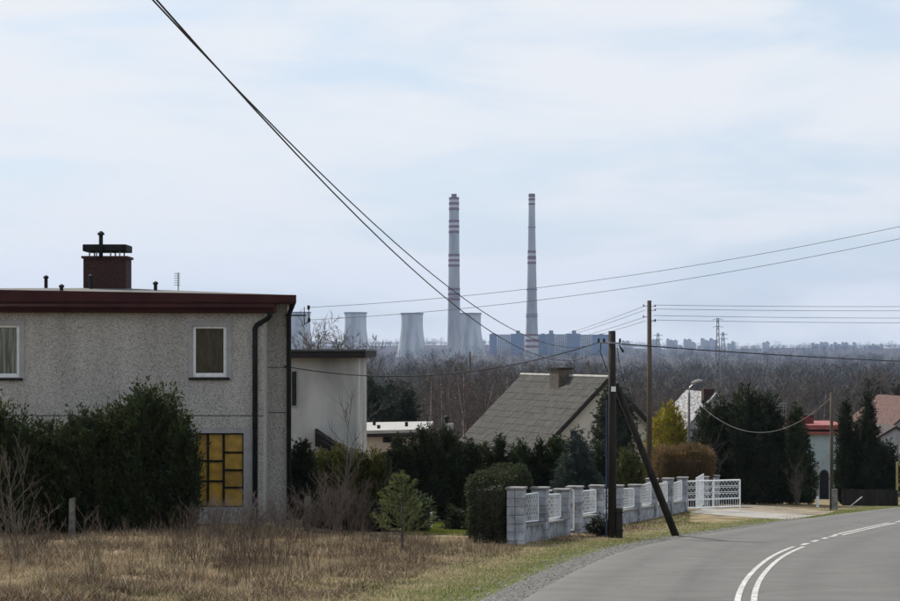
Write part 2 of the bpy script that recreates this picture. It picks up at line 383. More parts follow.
def put_tree(name, key, x, y, s, rz, label, group):
    o = empty(name, (x, y, gz(x, y)), label, 'tree', group)
    o.rotation_euler = (0, 0, rz); o.scale = (s, s, s)
    link('trunk', TREE_KINDS[key][0], o); link('crown', TREE_KINDS[key][1], o); return o
def bare_shrub(name, base, h, stems, spread, label, tint, seed, group=None, r0=.012, twig=6, sub=7):
    r = random.Random(seed); root = empty(name, base, label, 'shrub', group); st = []; tw = []
    for i in range(stems):
        a = r.uniform(0, 6.28); d = Vector((math.cos(a) * spread * r.random(), math.sin(a) * spread * r.random(), 1)).normalized(); ln = h * r.uniform(.6, 1.05)
        p = Vector((r.uniform(-.12, .12) * spread * 2, r.uniform(-.12, .12) * spread * 2, -.08)); pts = [p.copy()]
        for k in range(5):
            q = p + d * ln / 5; st.append((*p, *q, r0 * (1 - k / 6), r0 * (1 - (k + 1) / 6))); p = q; pts.append(p.copy())
            d = (d + Vector((r.uniform(-1, 1), r.uniform(-1, 1), .25)) * .16).normalized()
        for s_ in range(sub):
            x = r.uniform(1, 4.99); k = int(x); p0 = pts[k].lerp(pts[k + 1], x - k); d2 = (d + Vector((r.uniform(-1, 1), r.uniform(-1, 1), r.uniform(-.3, .5))) * .8).normalized(); l2 = ln * r.uniform(.12, .3)
            p1 = p0 + d2 * l2; st.append((*p0, *p1, r0 * .5, r0 * .25))
            for j in range(twig):
                p2 = p0.lerp(p1, r.uniform(.2, 1)); d3 = (d2 + Vector((r.uniform(-1, 1), r.uniform(-1, 1), r.uniform(-.4, .6))) * .8).normalized()
                tw.append((*p2, *(p2 + d3 * l2 * r.uniform(.3, .7)), r0 * .3, r0 * .12))
    V, Q = segs_mesh(st, 4); tag(link('stem', np_mesh('stem', V, Q, col=colvar(tint, len(V), .12), m=M_twig), root), kind='stuff')
    V, Q = segs_mesh(tw, 3); tag(link('twigs', np_mesh('twigs', V, Q, col=colvar(tint, len(V), .2), m=M_twig), root), kind='stuff')
    return root

# ================================================================== THE LAND
def land():
    u = np.linspace(-1, 1, 221); xs = np.sinh(u * 7.2) / math.sinh(7.2) * 4800
    v = np.linspace(0, 1, 300); ys = -150 + np.concatenate([np.linspace(0, 330, 230), 330 + (np.exp(np.linspace(0, 4.2, 71)[1:]) - 1) / (math.exp(4.2) - 1) * 8400])
    xs = np.unique(np.concatenate([xs, np.arange(-16, 30, .5)])); X, Y = np.meshgrid(xs, ys); Z = g(X, Y)
    V = np.stack([X, Y, Z], -1).reshape(-1, 3); nx = len(xs); i, j = np.meshgrid(np.arange(len(ys) - 1), np.arange(nx - 1), indexing='ij'); a = (i * nx + j).ravel()
    Q = np.stack([a, a + 1, a + nx + 1, a + nx], 1)
    dd = edge_x(Y) - X; gn = (np.clip(1.2 - dd / 2.6, 0, 1) * (dd > -1) * (Y < 115)).reshape(-1, 1)
    o = link('ground', np_mesh('ground', V, Q, col=np.repeat(gn, 3, 1), m=ground_mat(), smooth=True)); tag(o, 'grassy hillside falling away to a wooded valley', kind='structure'); return o
land()
def strip(name, lft, rgt, dz, m, parent=None, label=None, kind=None, cross=1, y0=-1e9, y1=1e9):
    V = []; Q = []
    keep = [i for i in range(len(lft)) if y0 <= lft[i][1] <= y1]
    for i in keep:
        for k in range(cross + 1):
            q = lft[i] + (rgt[i] - lft[i]) * k / cross; V.append((q[0], q[1], plane(q[1]) + dz))
    w_ = cross + 1
    for a in range(len(keep) - 1):
        for k in range(cross): Q.append((a * w_ + k, a * w_ + k + 1, (a + 1) * w_ + k + 1, (a + 1) * w_ + k))
    o = link(name, np_mesh(name, np.array(V), Q, m=m), parent); 
    if kind: tag(o, label, kind=kind)
    return o
M_asph = mat('asphalt', (.112, .110, .107), .88, .11, 1.1, .35, 120, detail=10, attr=True)
def asphalt_detail(m):
    t = m.node_tree; b = t.nodes['Principled BSDF']; base = b.inputs['Base Color'].links[0].from_socket
    tcn = N(t, 'ShaderNodeTexCoord'); no = N(t, 'ShaderNodeTexNoise'); no.inputs['Scale'].default_value = 55; no.inputs['Detail'].default_value = 3; t.links.new(tcn.outputs['Object'], no.inputs['Vector'])
    x = N(t, 'ShaderNodeMix', data_type='RGBA', blend_type='OVERLAY'); x.inputs['Factor'].default_value = .45; t.links.new(base, x.inputs['A']); t.links.new(no.outputs['Color'], x.inputs['B'])
    wn_ = N(t, 'ShaderNodeTexNoise'); wn_.inputs['Scale'].default_value = .7; wn_.inputs['Detail'].default_value = 5; t.links.new(tcn.outputs['Object'], wn_.inputs['Vector'])
    ad = N(t, 'ShaderNodeMix', data_type='RGBA', blend_type='ADD'); ad.inputs['Factor'].default_value = 1.6; t.links.new(tcn.outputs['Object'], ad.inputs['A']); t.links.new(wn_.outputs['Color'], ad.inputs['B'])
    vo = N(t, 'ShaderNodeTexVoronoi', feature='DISTANCE_TO_EDGE'); vo.inputs['Scale'].default_value = .28; t.links.new(ad.outputs['Result'], vo.inputs['Vector'])
    cm = N(t, 'ShaderNodeMapRange'); cm.inputs['From Min'].default_value = .002; cm.inputs['From Max'].default_value = .007; cm.inputs['To Min'].default_value = .78; cm.inputs['To Max'].default_value = 1; t.links.new(vo.outputs['Distance'], cm.inputs['Value'])
    ct = N(t, 'ShaderNodeVectorMath', operation='SCALE'); t.links.new(x.outputs['Result'], ct.inputs[0]); t.links.new(cm.outputs['Result'], ct.inputs['Scale']); t.links.new(ct.outputs['Vector'], b.inputs['Base Color'])
asphalt_detail(M_asph)
road = strip('road', EDGE, offs(CEN, HW), .03, M_asph, label='worn grey asphalt road curving downhill to the right', kind='structure', cross=24)
def tracks(me, w_):                    # polished wheel tracks and dusty edges
    k = np.arange(len(me.vertices)) % w_ / (w_ - 1); f_ = 1 - .13 * sum(np.exp(-((k - c) / .035) ** 2) for c in (.13, .36, .64, .87)) + .18 * np.exp(-(k / .03) ** 2) + .10 * np.exp(-((k - .5) / .05) ** 2) * 0
    a = me.color_attributes.new('Col', 'FLOAT_COLOR', 'POINT'); c = np.ones((len(k), 4), np.float32); c[:, :3] = f_[:, None]; a.data.foreach_set('color', c.ravel())
tracks(road.data, 25)
M_paint = mat('road_paint', (.50, .50, .49), .8, .35, 11, col2=(.17, .17, .17), lo=.36, hi=.56, detail=10)
def marking(o_, wd, y0, y1):
    d = dense([tuple(c) for c in CEN[::4]], 30); strip('road_marking', offs(d, o_ - wd / 2), offs(d, o_ + wd / 2), .035, M_paint, road, y0=y0, y1=y1)
for o_ in (-.11, .11): marking(o_, .085, -20, 46.2); marking(o_, .10, 54.2, 67)
for y in (47.1, 49.2, 51.2, 52.9): marking(-.02, .14, y, y + 1.15)
marking(0, .14, 68, 71); marking(0, .14, 74, 77); marking(0, .14, 80, 83); marking(0, .14, 86, 92)
M_gravel = mat('gravel', (.125, .122, .117), .95, .5, 22, .8, 60, detail=3)
shl = strip('gravel_shoulder', offs(CEN, -HW - .6), offs(CEN, -HW + .02), .012, M_gravel, label='strip of loose grey gravel along the asphalt', kind='structure', cross=2, y0=-20, y1=75)
# loose stones on the shoulder
def stones():
    n = 9000; i = RNG.integers(20, len(CEN) - 60, n); e0 = offs(CEN, -HW)[i]; e1 = offs(CEN, -HW - 1.05)[i]; k = np.abs(RNG.normal(size=(n, 1)) * .42); k = np.where(k > 1, RNG.uniform(size=(n, 1)), k)
    p = e0 + (e1 - e0) * (k) + RNG.normal(size=(n, 2)) * [.05, .3]; ok = (p[:, 1] > 22) & (p[:, 1] < 75); p = p[ok]; n = len(p); s = RNG.uniform(.008, .026, n)[:, None]
    z = np.maximum(plane(p[:, 1]) + .012, g(p[:, 0], p[:, 1]))[:, None]; c = np.concatenate([p, z], 1)
    oct_ = np.array([(1, 0, 0), (0, 1, 0), (-1, 0, 0), (0, -1, 0), (0, 0, .8), (0, 0, -.5)]); V = (c[:, None] + oct_[None] * s[:, None] * RNG.uniform(.6, 1.2, (n, 6, 1))).reshape(-1, 3)
    T = np.array([(0, 1, 4), (1, 2, 4), (2, 3, 4), (3, 0, 4)]); T = (np.arange(n)[:, None, None] * 6 + T[None]).reshape(-1, 3)
    o = link('loose_gravel', np_mesh('loose_gravel', V, tris=T, col=np.repeat(colvar((.145, .142, .137), n, .55, .05), 6, 0), m=M_twig)); tag(o, 'loose grey stones scattered along the road edge', 'gravel', kind='stuff')
stones()
def patch(name, pts, dz, m, label, n=26):     # a sheet that follows the land inside a convex quad a b c d
    a, b, c, d = [np.array(p, float) for p in pts]; V = []; Q = []
    for i in range(n + 1):
        for j in range(n + 1):
            s, t = i / n, j / n; p = (a * (1 - s) + b * s) * (1 - t) + (d * (1 - s) + c * s) * t; V.append((p[0], p[1], max(gz(*p), plane(p[1]) - .02) + dz))
    for i in range(n):
        for j in range(n): k = i * (n + 1) + j; Q.append((k, k + n + 1, k + n + 2, k + 1))
    o = link(name, np_mesh(name, np.array(V), Q, m=m)); tag(o, label, kind='structure'); return o
M_drive = mat('driveway_concrete', (.27, .26, .24), .95, .25, 1.6, .3, 40)
M_dirt = mat('sandy_dirt', (.22, .185, .14), 1, .35, 1.2, .4, 30)
def gp(px, py): q = G(px, py); return (q.x, q.y)
patch('driveway', [gp(690, 514.8), gp(786, 519.8), gp(818, 515.6), gp(706, 510.5)], .012, M_drive, 'pale concrete driveway apron in front of the white gate')
patch('dirt_lot', [gp(716, 511.5), gp(822, 515.2), gp(836, 511.5), gp(730, 506)], .010, M_dirt, 'bare sandy ground beside the driveway')
M_lawn = mat('lawn_turf', (.115, .135, .030), 1, .35, 3, .5, 40)
patch('lawn', [(-1.2, 51.8), (.55, 51.8), (1.6, 69), (-2.6, 69)], .015, M_lawn, 'mown green lawn behind the hedge')

# ================================================================== NEAR HOUSE (front wall 54 m away)
HYD = 54.0
def hx(px): return PX(px, HYD)
def hz(py): return PZ(py, HYD)
hb = empty('house', (hx(130), HYD + 3.5, gz(hx(200), HYD) - .05), 'flat-roofed pebbledash house with maroon fascia and brick chimney', 'house')
ZB = hb.location.z - .3
XL, XR = hx(-75), hx(264); YB = HYD + 6.5
zt = hz(308); zj = hz(415.6)
M_joint = mat('joint', (.05, .05, .05), 1, .2, 3)
MB().box(XL + .02, XR - .16, HYD + .02, YB - .02, ZB, zt - .01).build('wall_core', M_joint, hb)
MB().box(XR - .15, XR - .001, HYD + .021, YB - .02, ZB, zt - .012).build('wall', PEB, hb)
def wall_with_holes(name, x0, x1, z0, z1, holes, y0, th, m, parent):
    """front wall with real openings: strips round each hole (holes sorted by x, not overlapping in x)"""
    b = MB(); x = x0
    for (a, c, e, f_) in holes:
        b.box(x, a, y0, y0 + th, z0, z1)
        if e > z0: b.box(a, c, y0, y0 + th, z0, e)
        if f_ < z1: b.box(a, c, y0, y0 + th, f_, z1)
        x = c
    b.box(x, x1, y0, y0 + th, z0, z1); return b.build(name, m, parent)
UP = (hx(189), hx(232.5), hz(380), hz(321)); ULF = (hx(-42), hx(25.5), hz(380), hz(320.5)); GW = (hx(190), hx(254), hz(512), hz(428))
wall_with_holes('wall', XL, XR, zj + .012, zt, [ULF, UP], HYD - .12, .14, PEB, hb)
wall_with_holes('wall', XL, XR, ZB, zj - .012, [GW], HYD - .12, .14, PEB, hb)
def surround(rect, inner, parent):
    a, c, e, f_ = rect; i, k, l, m_ = inner; b = MB(); y0, y1 = HYD - .135, HYD + .015
    b.box(a + .002, i, y0, y1, e + .002, f_ - .002); b.box(k, c - .002, y0, y1, e + .002, f_ - .002); b.box(i, k, y0, y1, m_, f_ - .002); b.box(i, k, y0, y1, e + .002, l)
    return b.build('window_surround', M_smooth, parent)
M_gdark = glass('window_glass_dark', (.018, .019, .021), .08)
M_net = mat('net_curtain', (.075, .082, .088), .95, .5, 2.2, col2=(.02, .022, .025), stretch=(5, 5, 1.2), lo=.35, hi=.7)
M_drape = mat('pale_drape', (.62, .64, .62), .95, .3, 3, stretch=(9, 9, .4), lo=.4, hi=.6, col2=(.17, .18, .18))
def clear_glass():
    m = bpy.data.materials.new('clear_glass'); m.use_nodes = True; t = m.node_tree; t.nodes.clear(); o = N(t, 'ShaderNodeOutputMaterial'); a = N(t, 'ShaderNodeBsdfTransparent'); b = N(t, 'ShaderNodeBsdfGlossy'); b.inputs['Roughness'].default_value = .03; f_ = N(t, 'ShaderNodeFresnel'); f_.inputs['IOR'].default_value = 1.5; x = N(t, 'ShaderNodeMixShader')
    a.inputs['Color'].default_value = (.86, .89, .88, 1); t.links.new(f_.outputs['Fac'], x.inputs['Fac']); t.links.new(a.outputs['BSDF'], x.inputs[1]); t.links.new(b.outputs['BSDF'], x.inputs[2]); t.links.new(x.outputs['Shader'], o.inputs['Surface']); return m
M_clear = clear_glass()
def window(inner, curtain, parent):
    i, k, l, m_ = inner; y = HYD - .075; fw = .085
    wn = MB().box(i, i + fw, y, y + .06, l, m_).box(k - fw, k, y, y + .06, l, m_).box(i + fw, k - fw, y, y + .06, m_ - fw * .8, m_).box(i + fw, k - fw, y, y + .06, l, l + fw * 1.25).build('window', M_white, parent, bevel=.008)
    MB().box(i + fw, k - fw, y + .082, y + .088, l + fw, m_ - fw * .8).build('curtain', curtain, wn); MB().box(i + fw - .01, k - fw + .01, y + .025, y + .031, l + fw, m_ - fw * .7).build('pane', M_clear, wn)
    MB().box(i - .09, k + .09, HYD - .2, HYD - .02, l - .075, l - .012).build('sill', M_dark, wn, bevel=.008)
    return wn
for rect, inner, cur in ((UP, (hx(193), hx(227), hz(377), hz(326)), M_net), (ULF, (hx(-36), hx(20.5), hz(377.5), hz(325)), M_drape)):
    sr = surround(rect, inner, hb); window(inner, cur, hb)
# ornamental yellow glass window of small panes
GI = (hx(196), hx(244), hz(507), hz(433)); surround(GW, GI, hb)
M_yel = [mat('amber_glass_%d' % i, c,  .4, .3, 5, .6, 30, spec=.5) for i, c in enumerate(((.34, .20, .016), (.28, .155, .014), (.38, .23, .026)))]
y0 = HYD - .07; gw = MB(); i, k, l, m_ = GI; fw = .035
xs_ = [i, hx(208.3), hx(224), k]; rows = [[433, 461, 481, 507], [433, 461, 481, 507], [433, 452.3, 470, 487.5, 507]]
gw.box(i, i + fw, y0, y0 + .07, l, m_).box(k - fw, k, y0, y0 + .07, l, m_).box(i + fw, k - fw, y0, y0 + .07, m_ - fw, m_).box(i + fw, k - fw, y0, y0 + .07, l, l + fw)
for x in xs_[1:3]: gw.box(x - fw * .8, x + fw * .8, y0 - .01, y0 + .068, l + fw, m_ - fw)
for c in range(3):
    for r_ in rows[c][1:-1]: gw.box(xs_[c] + fw * .8, xs_[c + 1] - fw * .8, y0 + .004, y0 + .062, hz(r_) - fw * .7, hz(r_) + fw * .7)
gwo = gw.build('window', mat('black_frame', (.012, .012, .012), .9, .2, 4, spec=.05), hb)
for c in range(3):
    for r_ in range(len(rows[c]) - 1):
        MB().box(xs_[c] + fw * .7, xs_[c + 1] - fw * .7, y0 + .035, y0 + .045, hz(rows[c][r_ + 1]) + fw * .6, hz(rows[c][r_]) - fw * .6).build('pane', random.choice(M_yel), gwo)
# set-back bay on the right
YS = HYD + 1.3; XS = PX(287.5, YS); zj2 = PZ(412.5, YS); zj1 = PZ(367.5, YS); zs = PZ(303, YS)
MB().box(XR - .3, XS - .03, YS + .02, YS + .5, ZB, zs - .02).build('wall_core', M_joint, hb)
for a, b in ((ZB, zj2 - .01), (zj2 + .01, zj1 - .01), (zj1 + .01, zs)): MB().box(XR - .3, XS, YS - .1, YS + .5, a, b).build('wall', PEB, hb)
# roof: two stepped fascias and a shallow deck
xa, xb = hx(-90), hx(297.5); zA, zB_ = hz(288.5), hz(295.3); xe = hx(275.5); yf = HYD - .42
def slope_z(x, c): return c + (zB_ - zA) * (x - xa) / (xb - xa)
xbb = PX(294, YB + .3)
rf = MB().hexa([(xa, yf, zA - .36), (xb, yf, zB_ - .215), (xbb, YB + .3, zB_ - .215), (xa, YB + .3, zA - .36), (xa, yf, zA), (xb, yf, zB_), (xbb, YB + .3, zB_), (xa, YB + .3, zA)]).build('roof', M_maroon, hb, bevel=.012)
MB().hexa([(xa, yf + .03, hz(312.3)), (xe, yf + .03, hz(313.3)), (xe, HYD + .3, hz(313.3)), (xa, HYD + .3, hz(312.3)), (xa, yf + .03, zA - .34), (xe, yf + .03, hz(302.6)), (xe, HYD + .3, hz(302.6)), (xa, HYD + .3, zA - .34)]).build('gutter_board', M_maroon, rf, bevel=.02)
MB().tube([(xa, yf - .05, hz(306.5)), (xe - .02, yf - .05, hz(307))], .055, 8).build('gutter', M_maroon, rf, smooth=True)
M_deck = mat('roofing_felt', (.11, .11, .108), .9, .3, 1.5)
xm = hx(100)
MB().add([(xa, yf + .3, zA + .004), (xb - .1, yf + .3, zB_ + .004), (xbb - .1, YB, zB_ + .004), (xa, YB, zA + .004), (xm, HYD + 3, hz(284.6))], [(0, 1, 4), (1, 2, 4), (2, 3, 4), (3, 0, 4)]).build('roof_deck', M_deck, rf)
# chimney
YC = HYD + 3.0; cx0, cx1 = PX(86.5, YC), PX(128.7, YC)
ch = MB().box(cx0, cx1, YC - .5, YC + .5, PZ(291, YC), PZ(258.5, YC)).build('chimney', M_brick, rf)
MB().box(cx0 - .05, cx1 + .05, YC - .55, YC + .55, PZ(259.2, YC), PZ(256.8, YC)).build('chimney_cap', M_conc if False else M_brick, hb)
for px in (92, 99, 113, 122):
    for dy in (-.4, .4): MB().box(PX(px, YC) - .018, PX(px, YC) + .018, YC + dy - .018, YC + dy + .018, PZ(257, YC), PZ(252, YC)).build('cowl_leg', M_grey, hb)
MB().box(PX(86, YC), PX(129.3, YC), YC - .55, YC + .55, PZ(252.2, YC), PZ(245.2, YC)).build('cowl', M_dark, hb, bevel=.02)
fp = MB().tube([(PX(104.6, YC), YC - .6, PZ(258, YC)), (PX(104.6, YC), YC - .6, PZ(236, YC))], .058, 10).build('flue_pipe', M_dark, hb, smooth=True)
MB().lathe((PX(104.6, YC), YC - .6, PZ(236.2, YC)), [(.10, 0), (.10, .05), (.03, .11)], 12).build('flue_cowl', M_dark, hb)
for px, top, bot, dy in ((46, 278, 291, 2.0), (61.5, 287, 295, .2), (91, 277, 290, 1.9), (155.5, 284, 293, 1.5)):
    Yv = HYD + dy; v = MB().tube([(PX(px, Yv), Yv, PZ(bot, Yv)), (PX(px, Yv), Yv, PZ(top, Yv))], .05, 10)
    v.lathe((PX(px, Yv), Yv, PZ(top + .4, Yv)), [(.075, 0), (.075, .05), (.02, .09)], 10); v.build('vent_pipe', M_dark, hb)
Ya = HYD + 5; an = MB().tube([(PX(178.3, Ya), Ya, PZ(294, Ya)), (PX(178.3, Ya), Ya, PZ(272.5, Ya))], .018, 6)
for q in range(6):
    zq = PZ(273.5 + q * 2.3, Ya); an.tube([(PX(178.3, Ya) - .12, Ya, zq), (PX(178.3, Ya) + .05, Ya + .05, zq)], .009, 4)
an.build('antenna', M_grey, hb)
# downpipes
def pipe(pts, r, parent, n=8):
    o = MB().tube(pts, r, n).build('downpipe', M_dark, parent, smooth=True); return o
yp = HYD - .2
pipe([(hx(271), yf + .06, hz(312)), (hx(271), yf + .06, hz(316.5)), (hx(268), yp - .03, hz(319)), (hx(257.5), yp, hz(325)), (hx(255.8), yp, hz(328)), (hx(255.8), yp, ZB + .35)], .07, hb)
yq = YS - .18; pipe([(PX(292.3, yq), yq - .1, PZ(302, yq)), (PX(292.3, yq), yq - .05, PZ(307, yq)), (PX(289.5, yq), yq, PZ(313, yq)), (PX(289, yq), yq, PZ(318, yq)), (PX(289, yq), yq, ZB + .35)], .062, hb)
# insulator bracket on the corner
bk = MB().tube([(XS - .05, YS - .15, PZ(315.5, YS)), (PX(306.5, YS), YS - .15, PZ(315.5, YS))], .022, 6)
for px in (304.6, 309): bk.tube([(PX(px, YS), YS - .15, PZ(325, YS) if px < 306 else PZ(322, YS)), (PX(px, YS), YS - .15, PZ(307, YS))], .013, 5)
bk.tube([(PX(304.6, YS), YS - .15, PZ(324.5, YS)), (PX(309, YS), YS - .15, PZ(321.5, YS))], .013, 5)
bk.build('wire_bracket', M_dark, hb)
BR = [Vector((PX(309, YS), YS - .17, PZ(307.5, YS))), Vector((PX(309.5, YS), YS - .17, PZ(320, YS)))]
for q in BR: MB().lathe(q - Vector((0, 0, .06)), [(.03, 0), (.045, .03), (.03, .06), (.045, .09), (.02, .12)], 10).build('insulator', M_dark, hb)

# ================================================================== GREY NEIGHBOUR BUILDING (70 m)
M_plas = mat('cement_render', (.37, .365, .355), .92, .38, .9, .25, 30, stretch=(1, 1, .35))
M_plas2 = mat('cream_render', (.45, .39, .335), .92, .2, 1.2)
YN = 70.0; nb = empty('house', (PX(300, YN), YN + 4, gz(PX(300, YN), YN)), 'grey rendered flat-roofed building directly behind the pebbledash house', 'house')
zb = nb.location.z - .6; xl, xr = PX(210, YN), PX(356, YN); ztop = PZ(357, YN)
MB().box(xl, xr, YN, YN + 9, zb, ztop).build('wall', M_plas, nb)
M_darkb = mat('dark_fascia', (.020, .016, .015), .9, .2, 3)
r2 = MB().box(xl - .3, PX(366, YN), YN - .5, YN + 9.4, PZ(357.8, YN), PZ(351.3, YN)).build('roof', M_darkb, nb, bevel=.02)
MB().box(xl - .32, PX(366.5, YN), YN - .53, YN + 9.45, PZ(351.2, YN), PZ(349.3, YN)).build('roof_edge', mat('zinc_edge', (.075, .078, .08), .6, .25, 4), r2)
wn = MB().box(PX(291, YN), PX(297.5, YN), YN - .03, YN + .05, PZ(407, YN), PZ(370, YN)).build('window', M_smooth, nb); MB().box(PX(292, YN), PX(296.5, YN), YN - .045, YN - .032, PZ(405.5, YN), PZ(371.5, YN)).build('pane', M_gdark, wn)
a0, a1 = P(315.5, 429, YN - .6), P(343, 447.5, YN - .6)
M_tar = mat('tar_felt', (.02, .02, .021), 1, .2, 3, spec=.05)
aw = MB().add([(a0.x, YN - .9, a0.z), (a1.x, YN - .9, a1.z), (a1.x, YN - .9, a1.z - .13), (a0.x, YN - .9, a1.z + .05), (a0.x, YN, a0.z), (a1.x, YN, a1.z), (a1.x, YN, a1.z - .13), (a0.x, YN, a1.z + .05)],
          [(0, 3, 2, 1), (4, 5, 6, 7), (0, 1, 5, 4), (1, 2, 6, 5), (2, 3, 7, 6), (3, 0, 4, 7)]).build('porch_canopy', M_tar, nb)
MB().box(PX(329.5, YN), PX(333, YN), YN - .8, YN - .68, zb, PZ(446, YN)).build('porch_post', M_dark, nb)
MB().box(PX(320, YN), PX(352, YN), YN - .05, YN + .02, zb, PZ(448, YN)).build('door', M_smooth, nb)

# ================================================================== LOW FLAT-ROOFED BUILDING (85 m)
YF = 85.0; fb = empty('house', (PX(390, YF), YF + 4, gz(PX(390, YF), YF)), 'low cream building with pale almost flat roof beyond the hedge', 'house')
zb = fb.location.z - .5; MB().box(PX(340, YF), PX(420, YF), YF, YF + 8, zb, PZ(431.5, YF)).build('wall', M_plas2, fb)
M_felt = mat('pale_roofing', (.30, .30, .295), .85, .15, 1.2)
zr = PZ(431, YF); zr2 = PZ(428.8, YF)
r3 = MB().hexa([(PX(335, YF), YF - .4, zr - .15), (PX(427, YF), YF - .4, zr2 - .12), (PX(427, YF) + .2, YF + 8.4, zr2 - .12), (PX(335, YF), YF + 8.4, zr - .15),
                (PX(335, YF), YF - .4, zr), (PX(427, YF), YF - .4, zr2), (PX(427, YF) + .2, YF + 8.4, zr2 + .02), (PX(335, YF), YF + 8.4, zr + .05)]).build('roof', M_felt, fb)
MB().box(PX(336, YF), PX(426, YF), YF - .38, YF + .1, zr - .24, zr - .152).build('eave_board', M_darkb, r3)
for a, b, c, d in ((383, 392, 442.5, 436.5), (411, 416, 441, 436.5)):
    wn = MB().box(PX(a, YF), PX(b, YF), YF - .04, YF + .03, PZ(c, YF), PZ(d, YF)).build('window', M_darkb, fb); MB().box(PX(a + .8, YF), PX(b - .8, YF), YF - .055, YF - .042, PZ(c - .8, YF), PZ(d + .8, YF)).build('pane', M_gdark, wn)
for px, b, t_, dy in ((374.3, 427, 418.5, 5), (378.7, 430.5, 425, 1.5), (406.5, 429, 422, 3)): q = P(px, b + 1.5, YF + dy); MB().tube([q, (q.x, q.y, PZ(t_, YF + dy))], .07, 8).build('vent_pipe', M_dark, fb)

YD = 92.0; xd = PX(452, YD); sh_ = empty('shed', (xd, YD, gz(xd, YD)), 'low shed behind the thujas showing only its cowled chimney', 'shed'); zb = sh_.location.z - .4
MB().box(PX(432, YD), PX(472, YD), YD, YD + 3.5, zb, PZ(446, YD)).build('wall', M_plas2, sh_); rs_ = MB().box(PX(430, YD), PX(474, YD), YD - .3, YD + 3.8, PZ(446, YD), PZ(443.5, YD)).build('roof', M_darkb, sh_)
MB().box(PX(445.5, YD), PX(453.5, YD), YD + 1, YD + 1.5, PZ(445, YD), PZ(424.5, YD)).build('chimney', M_conc, rs_)
MB().lathe((PX(446.5, YD), YD + 1.2, PZ(425, YD)), [(.07, 0), (.07, .22), (.13, .24), (.13, .34), (.03, .40)], 10).build('cowl', M_dark, rs_)
# ================================================================== HOUSE WITH FIBRE-CEMENT ROOF (110 m)
Yg = 108.0; phi = R(21); e_r = Vector((-math.sin(phi), math.cos(phi), 0)); e_u = Vector((math.cos(phi), math.sin(phi), 0))
ap = P(608.5, 377.5, Yg); Lr = 12.0; w2 = 4.9; hr = 4.7
ga = empty('house', (ap.x, ap.y, gz(ap.x, ap.y)), 'house with steep grey fibre-cement roof and pale gable wall', 'house')
M_gable = mat('gable_render', (.47, .445, .385), .92, .15, 1)
zb = ga.location.z - .8
inn = ap + e_r * .35; wz = ap.z - .16; sl = hr / w2; wi = w2 - .35
def gpt(u, r_, z): q = ap + e_u * u + e_r * r_; return (q.x, q.y, z)
MB().add([gpt(-wi, .35, zb), gpt(wi, .35, zb), gpt(wi, .35, wz - wi * sl), gpt(0, .35, wz), gpt(-wi, .35, wz - wi * sl), gpt(-wi, Lr - .3, zb), gpt(wi, Lr - .3, zb), gpt(wi, Lr - .3, wz - wi * sl), gpt(0, Lr - .3, wz), gpt(-wi, Lr - .3, wz - wi * sl)],
     [(0, 1, 2, 3, 4), (9, 8, 7, 6, 5), (0, 5, 6, 1), (1, 6, 7, 2), (4, 9, 5, 0), (2, 7, 8, 3), (3, 8, 9, 4)]).build('wall', M_gable, ga)
M_as = [mat('fibre_cement_%d' % i, c, .95, .3, 2.5, .5, 25) for i, c in enumerate(((.047, .047, .043), (.0445, .044, .0415), (.0495, .049, .045)))]
rb = MB()
for s_ in (-1, 1): rb.add([gpt(0, 0, ap.z - .10), gpt(0, Lr, ap.z - .10), gpt(s_ * w2, Lr, ap.z - hr - .10), gpt(s_ * w2, 0, ap.z - hr - .10), gpt(0, 0, ap.z - .03), gpt(0, Lr, ap.z - .03), gpt(s_ * w2, Lr, ap.z - hr - .03), gpt(s_ * w2, 0, ap.z - hr - .03)],
     [(0, 1, 2, 3), (7, 6, 5, 4), (0, 4, 5, 1), (1, 5, 6, 2), (2, 6, 7, 3), (3, 7, 4, 0)])
groof = rb.build('roof', mat('roof_batten', (.05, .045, .04), .9), ga)
NR, NCc = 14, 21; back = MB()
for s_ in (-1, 1):
    nrm = (e_u * s_ * hr + Vector((0, 0, w2))).normalized(); share = {}
    for r_ in range(NR):
        for c in range(NCc):
            u0, u1 = r_ / NR, min(1.0, (r_ + 1.10) / NR); st_ = .5 * (r_ % 2); a, b = max(0, c - st_) / NCc * Lr + .006, (c + 1 - st_ if c < NCc - 1 else NCc) / NCc * Lr - .006
            j = [random.uniform(-.012, .012) for _ in range(3)]; qs = []
            for lay in (0, 1):
                for (u, rr, lift) in ((u0, a, .012), (u0, b, .012), (u1, b, .026), (u1, a, .026)):
                    q = ap + e_u * s_ * w2 * u + e_r * (rr + j[0]) - Vector((0, 0, hr * u)) + nrm * (lift - .03 + .02 + lay * .018 + j[1] * .5); qs.append(tuple(q))
            if s_ < 0: MB().hexa(qs).build('roof_sheet', random.choice(M_as), groof)
            else: back.hexa(qs)
tag(back.build('roof_sheet', M_as[0], groof), kind='stuff')
MB().tube([gpt(0, -.05, ap.z + .03), gpt(0, Lr + .05, ap.z + .03)], .09, 8).build('ridge_cap', mat('ridge_zinc', (.33, .33, .31), .8, .2, 3), groof)
for s_ in (-1, 1): MB().add([gpt(0, -.06, ap.z - .02), gpt(s_ * w2, -.06, ap.z - hr - .02), gpt(s_ * w2, -.06, ap.z - hr - .26), gpt(0, -.06, ap.z - .26), gpt(0, .03, ap.z - .02), gpt(s_ * w2, .03, ap.z - hr - .02), gpt(s_ * w2, .03, ap.z - hr - .26), gpt(0, .03, ap.z - .26)],
     [(0, 1, 2, 3), (7, 6, 5, 4), (0, 4, 5, 1), (1, 5, 6, 2), (2, 6, 7, 3), (3, 7, 4, 0)]).build('barge_board', M_darkb, groof)
cq = ap + e_r * 5.6 - e_u * .3
